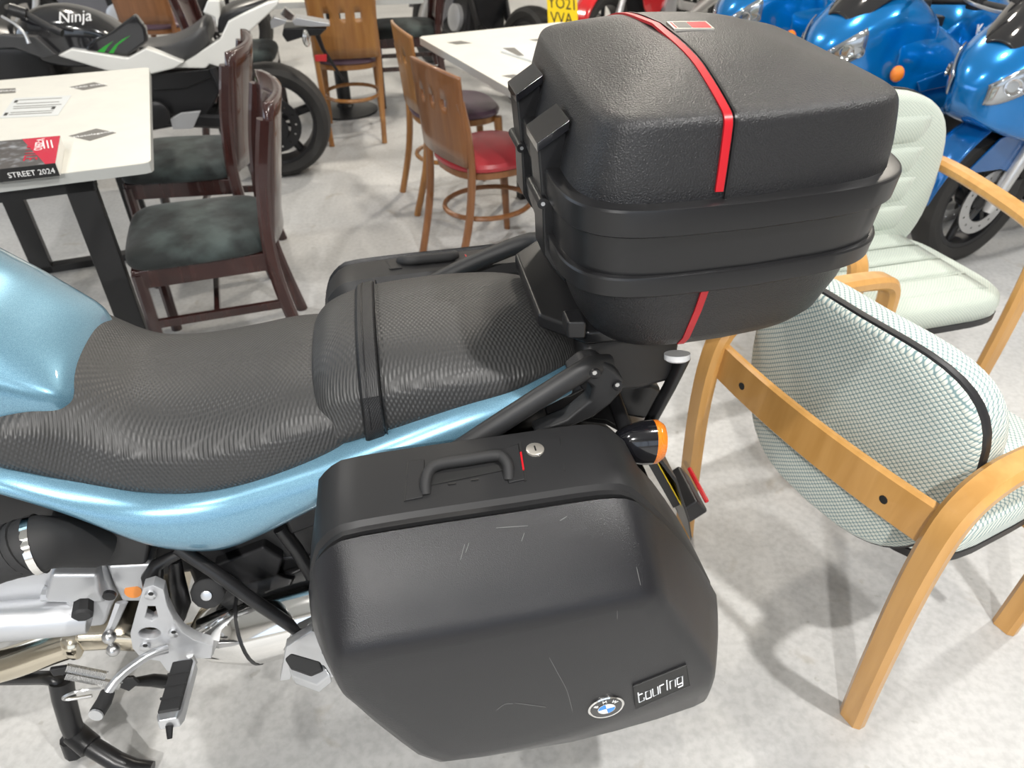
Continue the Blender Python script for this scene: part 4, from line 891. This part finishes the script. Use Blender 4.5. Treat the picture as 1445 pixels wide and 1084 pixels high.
nprism([(240, 168), (255, 160), (283, 157), (272, 182), (244, 183)], -.16, .02, 'footrest_plate', 'cast_alloy', .003)
B().lathe([(.06, 0), (.06, .02), (.04, .03)], npnt(222, 160, -.15), (0, -1, 0), 20).build('clutch_cover', 'dark_metal', nj)
nprism([(330, 95), (350, 85), (355, 120), (340, 130), (325, 115)], -.15, .05, 'rear_hugger', 'satin_black', .008)
# tank: black loft
trow = [(-.52, .70, .09, .69, .64, .08), (-.58, .77, .125, .745, .63, .12), (-.68, .835, .15, .79, .62, .15), (-.80, .865, .16, .80, .62, .16), (-.92, .85, .15, .78, .64, .14), (-1.0, .80, .12, .75, .66, .10)]
B().loft([section(*r) for r in rows(trow, 3)]).build('fuel_tank', 'ninja_black', nj, sub=1)
nprism([(122, 66), (135, 55), (158, 44), (190, 20), (205, 40), (208, 60), (180, 79), (120, 73)], -.175, .05, 'tank_cover', 'ninja_black', .012)
for pts in (((153, 75), (160, 75), (166, 64), (184, 50), (172, 56), (162, 64)), ((137, 73), (147, 74), (152, 66), (160, 58), (148, 65))):
    nprism(pts, -.1772, .004, 'green_flash', 'ninja_green', .0)
a, b = npnt(84, 27, -.185), npnt(121, 24, -.185)
text_mb('Ninja', .066, Vector(((a.x+b.x)/2, -.162, (a.z+b.z)/2)), (b-a), (0, .35, 1), .002, .25).build('tank_lettering', 'ink_white', nj)
# white panels
nprism([(80, 79), (100, 69), (180, 82), (206, 68), (260, 88), (246, 97), (214, 105), (150, 100)], -.19, .06, 'side_panel', 'ninja_white', .008)
nprism([(244, 96), (262, 86), (310, 55), (322, 30), (345, 18), (378, 3), (394, 0), (392, 8), (352, 45), (322, 88), (308, 95), (296, 91), (290, 97)], -.15, .07, 'tail_panel', 'ninja_white', .008)
nprism([(286, 18), (293, 0), (310, 0), (311, 20), (306, 43), (303, 25)], -.11, .20, 'tail_panel', 'ninja_white', .008)
# saddle
srow = [(-.50, .70, .10, .685, .64, .10), (-.42, .70, .125, .685, .63, .13), (-.33, .715, .15, .70, .62, .15), (-.24, .755, .16, .735, .64, .15), (-.185, .79, .15, .765, .68, .14), (-.165, .77, .12, .76, .70, .12)]
B().loft([section(*r) for r in rows(srow, 3)]).build('rider_saddle', 'saddle', nj, sub=1)
prow = [(-.13, .80, .10, .79, .72, .10), (-.06, .84, .12, .82, .75, .12), (.05, .87, .12, .85, .79, .12), (.16, .89, .10, .87, .82, .10)]
B().loft([section(*r) for r in rows(prow, 3)]).build('pillion_saddle', 'satin_black', nj, sub=1)
# cockpit and front fairing
frow = [(-.86, .72, .13, .70, .50, .12), (-1.0, .78, .17, .73, .42, .16), (-1.15, .82, .19, .76, .40, .17), (-1.30, .86, .17, .78, .50, .13), (-1.45, .76, .09, .72, .62, .06)]
B().loft([section(*r) for r in rows(frow, 3)]).build('front_fairing', 'satin_black', nj, sub=1)
nprism([(0, 50), (50, 52), (80, 78), (60, 83), (20, 68), (-30, 70)], -.20, .05, 'fairing_insert', 'saddle', .006)
B().tube([npnt(14, 13, -.24), npnt(38, 20, -.24)], .026, 12).build('switch_housing', 'satin_black', nj)
B().tube([npnt(36, 19, -.24), npnt(74, 41, -.27)], .014, 12).build('grip', 'rubber', nj)
B().tube([npnt(74, 41, -.27), npnt(88, 47, -.28)], .016, 12).build('bar_end', 'dark_metal', nj)
B().tube(spl([npnt(2, 23, -.25), npnt(20, 33, -.26), npnt(34, 47, -.27), npnt(41, 61, -.275)], 4), [.006]*9+[.006, .007, .008, .009], 8).build('brake_lever', 'alloy', nj)
B().tube([npnt(20, 10, -.22), npnt(10, 10, 0), npnt(20, 8, .22)], .011, 8).build('handlebar', 'satin_black', nj)
# tail: lamp bar, number-plate hanger and reflector
nprism([(381, 31), (386, 24), (405, 29), (402, 34), (383, 41)], -.12, .05, 'tail_trim', 'alloy', .003)
nprism([(412, 30), (418, 25), (464, 33), (466, 37), (440, 38), (416, 36)], -.10, .10, 'tail_bar', 'alloy', .003)
nprism([(395, 20), (402, 10), (416, 22), (412, 30), (404, 28)], -.10, .03, 'lamp_bracket', 'chrome', .003)
nprism([(400, 40), (440, 39), (462, 40), (452, 50), (430, 52), (405, 60), (398, 50)], -.08, .16, 'under_tail', 'satin_black', .006)
B().ball(npnt(432, 54, -.10), Vector((.02, .02, .04))).build('indicator', 'chrome', nj)
B().tube([npnt(446, 45, -.06), npnt(456, 70, -.06), npnt(484, 112, -.05)], [.014, .010, .006], 8).build('plate_hanger', 'satin_black', nj)
nprism([(444, 78), (461, 77), (461, 87), (445, 87)], -.08, .015, 'rear_reflector', 'red_lens', .002)

# ================================================================ THE BLUE FAIRED MOTORCYCLES (local x = rearward, origin under the front axle)
def faired(label, loc, rz, paint='fairing_blue', deep='fairing_blue_deep', group='blue faired motorcycles in a row', sc=.93, name='faired_motorcycle', logo=True):
    t = thing(name, label, 'motorcycle', loc, rz, group); t.scale = (sc,)*3
    wheel(t, (0, 0, .30), .30, .12, 'dark_metal', 3, disc=2, spoke_w=.035)
    wheel(t, (1.40, 0, .305), .305, .17, 'dark_metal', 3, disc=1, spoke_w=.04)
    for sg in (-1, 1):
        B().tube([Vector((-.012, sg*.10, .27)), Vector((.0, sg*.10, .31)), Vector((.115, sg*.10, .60))], [.02, .029, .029], 14).build('fork_lower', 'frame_silver', t)
        B().tube([Vector((.11, sg*.10, .59)), Vector((.25, sg*.10, .93))], .021, 12).build('fork_upper', 'chrome', t)
        B().box((.07, sg*.10, .36), (.07, .05, .11)).build('brake_caliper', 'dark_metal', t, bevel=.008)
    # mudguard with a pointed nose and wings down to the fork
    G = []
    for i in range(15):
        a = R(8+i*9.5); r = .335+.05*math.sin(PI*i/14); wd = .075*(.55+.45*math.sin(PI*min(1, i/9))); 
        G.append([Vector((-r*math.cos(a)*1.0, y*wd, .30+r*math.sin(a)-abs(y)**3*.03)) for y in (-1, -.8, -.4, 0, .4, .8, 1)])
    B().grid(G).build('front_mudguard', deep, t, solid=.006, sub=1)
    for sg in (-1, 1): B().prism([Vector((x, sg*.082, z)) for x, z in ((-.24, .47), (-.10, .60), (.10, .64), (.15, .55), (.08, .42), (-.02, .46))], (0, sg*.008, 0)).build('mudguard_wing', deep, t, bevel=.003)
    # nose fairing
    fr = [(-.30, .80, .03, .79, .74, .03), (-.26, .88, .10, .84, .68, .09), (-.18, .96, .16, .90, .64, .15), (-.05, 1.04, .20, .95, .60, .20), (.10, 1.06, .215, .95, .58, .235), (.22, .98, .225, .91, .56, .25)]
    B().loft([section(*r) for r in rows(fr, 3)], caps=True).build('nose_fairing', paint, t, sub=1)
    for sg in (-1, 1):
        # side fairing, upper and lower blade
        sec = lambda x, z0, z1, w0, w1: [Vector((x, sg*q, z)) for q, z in ((w1-.05, z1+.005), (w1, z1-.015), ((w0+w1)/2+.028, (z0+z1)/2+.03), ((w0+w1)/2+.012, (z0+z1)/2), ((w0+w1)/2+.018, (z0+z1)/2-.03), (w0, z0+.01), (w0-.03, z0))]
        rs_ = [(.00, .60, .92, .20, .19), (.12, .55, .93, .235, .205), (.25, .52, .90, .25, .22), (.40, .51, .82, .25, .225), (.55, .53, .74, .24, .21), (.66, .58, .68, .22, .20)]
        B().loft([sec(*r) for r in rows(rs_, 3)], False, False).build('side_fairing', paint, t, solid=.008, sub=1)
        B().prism([Vector((x, sg*.262, z)) for x, z in ((.10, .70), (.30, .74), (.44, .72), (.62, .64), (.60, .60), (.42, .64), (.30, .66), (.14, .65))], (0, sg*.012, 0)).build('fairing_blade', deep, t, bevel=.006)
        # headlamp half, its reflector and the amber indicator
        G = []
        for r in rows(fr, 6):
            if -.285 < r[0] < -.145:
                sc_ = section(*r); half = sc_[1:9] if sg < 0 else sc_[::-1][1:9]; f = (r[0]+.285)/.14
                a_, b_ = half[1], half[5]
                G.append([half[1]*(1-v)+half[2]*v if v <= 1 else half[2]*(2-v)+half[3]*(v-1) if v <= 2 else half[3]*(3-v)+half[4]*(v-2) for v in (.2+.7*f, .6+.55*f, 1.0+.5*f, 1.5+.4*f, 2.0+.35*f, 2.5+.3*f)])
        G = [[q+Vector((-.006, sg*.006, .0)) for q in r_] for r_ in G]
        h_ = B().grid(G).build('headlamp', 'clear_lens', t, solid=.006)
        cq = G[len(G)//2][2]
        for dx, rr in ((.0, .03), (.045, .022)):
            B().lathe([(.001, -.004), (rr*.6, .0), (rr, .012), (rr*1.05, .012)], cq+Vector((dx, sg*dx*.55, .0)), (-.7, sg*.7, .1), 16, False).build('lamp_reflector', 'reflector', h_)
        B().ball(Vector((-.01, sg*.245, .74)), Vector((.03, .03, .035))).build('indicator', 'amber_lens', t)
        B().tube([Vector((.01, sg*.20, .745)), Vector((-.005, sg*.235, .742))], .012, 8).build('indicator_stem', 'rubber', t)
        # mirror, handlebar, switchgear, lever
        B().tube([Vector((.06, sg*.16, 1.03)), Vector((.05, sg*.22, 1.09)), Vector((.07, sg*.30, 1.15))], .010, 8).build('mirror_arm', 'rubber', t)
        B().ball(Vector((.07, sg*.34, 1.17)), Vector((.02, .07, .045))).build('mirror', 'satin_black', t)
        B().tube([Vector((.30, sg*.05, .98)), Vector((.32, sg*.20, 1.0)), Vector((.37, sg*.26, .995))], .012, 8).build('handlebar', 'dark_metal', t)
        B().box((.355, sg*.235, 1.0), (.06, .06, .055)).build('switch_housing', 'rubber', t, bevel=.01)
        B().tube([Vector((.365, sg*.255, .998)), Vector((.42, sg*.36, .985))], .0165, 12).build('grip', 'rubber', t)
        B().tube(spl([Vector((.315, sg*.20, 1.01)), Vector((.31, sg*.26, 1.0)), Vector((.345, sg*.33, .985)), Vector((.375, sg*.37, .98))], 4), .0075, 8, flat=.6).build('brake_lever', 'alloy', t)
        B().bar([Vector((.62, sg*.13, .70)), Vector((.90, sg*.15, .50)), Vector((1.0, sg*.13, .36))], .03, .06, (0, 1, 0)).build('frame_spar', 'dark_metal', t)
        B().lathe([(.02, 0), (.02, .02)], Vector((1.40, sg*.09, .305)), (0, sg, 0), 10).build('axle_nut', 'steel', t)
    # screen
    G = [[Vector((-.20+.34*v, y*(.10+.10*v), .955+.27*v**.8-.10*abs(y)**2*(.5+v*.5))) for y in (-1, -.7, -.35, 0, .35, .7, 1)] for v in (0, .2, .45, .7, 1)]
    B().grid(G).build('windscreen', 'smoke_screen', t, solid=.005, sub=1)
    B().box((.17, 0, .97), (.10, .26, .09)).build('instrument_panel', 'rubber', t, bevel=.02)
    B().box((.28, 0, .90), (.12, .24, .06)).build('top_yoke', 'dark_metal', t, bevel=.01)
    B().lathe([(.02, 0), (.02, .03)], Vector((.28, 0, .93)), (0, 0, 1), 12).build('ignition_lock', 'chrome', t)
    tk = [(.36, .84, .10, .82, .70, .12), (.42, .95, .15, .91, .66, .17), (.52, 1.02, .18, .95, .64, .19), (.66, 1.02, .18, .94, .63, .18), (.80, .95, .14, .89, .64, .14), (.88, .88, .09, .85, .66, .10)]
    B().loft([section(*r) for r in rows(tk, 3)]).build('fuel_tank', paint, t, sub=1)
    B().lathe([(.055, 0), (.055, .008), (.045, .012)], Vector((.56, 0, 1.02)), (-.1, 0, 1), 24).build('filler_cap', 'gloss_black', t)
    if logo: text_mb('Kawasaki', .068, Vector((.60, -.192, .87)), (1, 0, 0), (0, .22, 1), .002).build('tank_lettering', 'ink_white', t)
    sd = [(.84, .82, .10, .80, .72, .10), (.98, .80, .14, .78, .70, .14), (1.12, .82, .15, .80, .74, .14), (1.22, .90, .13, .88, .80, .12), (1.45, .93, .11, .91, .84, .10), (1.58, .93, .07, .92, .88, .06)]
    B().loft([section(*r) for r in rows(sd, 3)]).build('saddle', 'saddle', t, sub=1)
    tl_ = [(1.0, .74, .13, .73, .64, .12), (1.2, .82, .14, .80, .70, .12), (1.45, .88, .12, .86, .78, .10), (1.66, .92, .06, .91, .86, .05)]
    B().loft([section(*r) for r in rows(tl_, 3)]).build('tail_unit', paint, t, sub=1)
    B().box((.55, 0, .48), (.50, .32, .30)).build('engine_block', 'dark_metal', t, bevel=.03)
    for i in range(6): B().box((.36, 0, .42+.04*i), (.10, .36, .012)).build('cooling_fin', 'dark_metal', t, bevel=.003)
    B().box((.24, 0, .55), (.04, .30, .30)).build('radiator', 'rubber', t)
    B().bar([Vector((.90, -.11, .38)), Vector((1.40, -.11, .305))], .04, .07, (0, 1, 0)).build('swing_arm', 'dark_metal', t)
    B().tube([Vector((.42, .02, .24)), Vector((.7, .05, .20)), Vector((1.0, .14, .30)), Vector((1.45, .17, .42))], [.03, .04, .05, .05], 14).build('exhaust', 'dark_metal', t)
    B().tube([Vector((.30, -.08, .45)), Vector((.34, -.08, .28)), Vector((.44, -.05, .22))], .022, 10).build('exhaust_header', 'header_steel', t)
    B().tube([Vector((.75, -.10, .22)), Vector((.72, -.26, .01))], .012, 8).build('side_stand', 'dark_metal', t)
    return t
FB = R(23)
m1_ = faired('glossy blue faired motorcycle between two other blue ones', (1.52, 3.40, 0), FB)
copy_tree(m1_, (1.30, 4.10, 0), R(20), 'glossy blue faired motorcycle standing deepest in the row, past the top box')
copy_tree(m1_, (1.91, 2.88, 0), R(24), 'glossy blue faired motorcycle whose wheel stands behind the pale armchair')

# ================================================================ MOTORCYCLES ALONG THE BACK
def naked(label, loc, rz, paint, frame='dark_metal', plate=False, group='motorcycles along the back of the shop'):
    t = thing('roadster_motorcycle', label, 'motorcycle', loc, rz, group)
    wheel(t, (0, 0, .30), .30, .12, 'dark_metal', 5, disc=2); wheel(t, (1.40, 0, .305), .305, .17, 'dark_metal', 5, disc=1)
    for sg in (-1, 1):
        B().tube([Vector((0, sg*.10, .30)), Vector((.26, sg*.10, .92))], [.027, .022], 12).build('fork_leg', 'frame_silver', t)
        B().bar([Vector((.36, sg*.12, .80)), Vector((.72, sg*.15, .66)), Vector((.92, sg*.13, .40))], .03, .06, (0, 1, 0)).build('frame_spar', frame, t)
        B().tube([Vector((.26, sg*.05, .98)), Vector((.28, sg*.24, 1.03)), Vector((.36, sg*.38, 1.0))], .013, 8).build('handlebar', 'dark_metal', t)
        B().bar([Vector((.92, sg*.12, .40)), Vector((1.40, sg*.12, .305))], .03, .06, (0, 1, 0)).build('swing_arm', frame, t)
        B().prism([Vector((x, sg*.16, z)) for x, z in ((.14, .80), (.40, .84), (.58, .70), (.60, .46), (.44, .34), (.30, .46))], (0, sg*.012, 0)).build('side_cowl', paint, t, bevel=.005)
        B().tube([Vector((1.56, sg*.06, .78)), Vector((1.58, sg*.17, .78))], [.010, .024], 10).build('indicator', 'amber_lens', t)
    B().loft([section(*r) for r in rows([(.34, .84, .10, .82, .72, .12), (.44, .97, .15, .92, .70, .17), (.60, 1.0, .17, .94, .68, .18), (.80, .92, .12, .88, .69, .13), (.88, .86, .08, .84, .70, .09)], 3)]).build('fuel_tank', paint, t, sub=1)
    B().loft([section(*r) for r in rows([(.86, .80, .10, .79, .72, .10), (1.0, .79, .14, .77, .70, .13), (1.18, .84, .14, .82, .74, .13), (1.45, .88, .10, .87, .80, .09), (1.56, .88, .06, .87, .83, .05)], 3)]).build('saddle', 'saddle', t, sub=1)
    B().loft([section(*r) for r in rows([(1.0, .73, .13, .72, .65, .12), (1.3, .80, .12, .79, .70, .11), (1.62, .85, .06, .84, .79, .05)], 3)]).build('tail_unit', paint, t, sub=1)
    B().lathe([(.02, .13), (.07, .10), (.09, .03), (.085, 0)], (-.02, 0, .86), (1, 0, 0), 20).build('headlamp', 'clear_lens', t)
    B().box((.58, 0, .46), (.46, .32, .34)).build('engine_block', 'dark_metal', t, bevel=.03)
    B().lathe([(.09, 0), (.09, .03), (.06, .04)], Vector((.66, -.16, .42)), (0, -1, 0), 18).build('engine_cover', 'cast_alloy', t)
    B().tube([Vector((.38, -.04, .42)), Vector((.42, -.06, .22)), Vector((.9, -.10, .22)), Vector((1.45, -.17, .42))], [.025, .03, .045, .05], 14).build('exhaust', 'frame_silver', t)
    B().grid([[Vector((-(.325)*math.cos(a), y, .30+.325*math.sin(a))) for y in (-.07, -.03, .03, .07)] for a in [R(10+15*i) for i in range(9)]]).build('front_mudguard', paint, t, solid=.006)
    if plate:
        B().bar([Vector((1.50, 0, .80)), Vector((1.64, 0, .62)), Vector((1.70, 0, .50))], .10, .012, (0, 1, 0)).build('plate_hanger', 'rubber', t)
        n_ = Vector((.93, 0, .36)).normalized(); c = Vector((1.685, 0, .62)); up_ = Vector((-n_.z, 0, n_.x)); r2 = Vector((0, 1, 0))
        tilt = R(0); np2 = B().prism([c+r2*a+up_*b for a, b in ((-.115, -.09), (.115, -.09), (.115, .09), (-.115, .09))], n_*.004).build('number_plate', 'plate_yellow', t)
        text_mb('YO21', .092, c+n_*.0045+up_*.042, r2, up_, .0008).build('plate_lettering', 'ink_black', np2)
        text_mb('VVA', .092, c+n_*.0045-up_*.042-r2*.012, r2, up_, .0008).build('plate_lettering', 'ink_black', np2)
        B().box(c+n_*.005+r2*.10-up_*.062, (.004, .014, .014)).build('plate_mark', 'red_tape', np2)
        B().box(c-up_*.11+n_*.0, (.01, .20, .03)).build('plate_reflector', 'ink_white', t)
    return t
k1 = naked('grey and black motorcycle showing a yellow rear number plate', (0, 0, 0), 0, 'paint_grey', plate=True)
pa = R(-58); pp_ = onz(776, 22, .60); o_ = rot(1.69, 0, pa); k1.location = (pp_.x-o_[0], pp_.y-o_[1], 0); k1.rotation_euler = (R(-9), 0, pa)
naked('red motorcycle with a silver frame parked behind the top box', (.66, 5.85, 0), R(50), 'paint_red', 'frame_silver')
naked('dark maroon motorcycle parked at the back beyond the red one', (1.75, 5.75, 0), R(50), 'paint_maroon')
naked('grey and white motorcycle parked behind the white sports motorcycle', (-3.55, 5.95, 0), R(8), 'paint_grey', 'frame_silver')
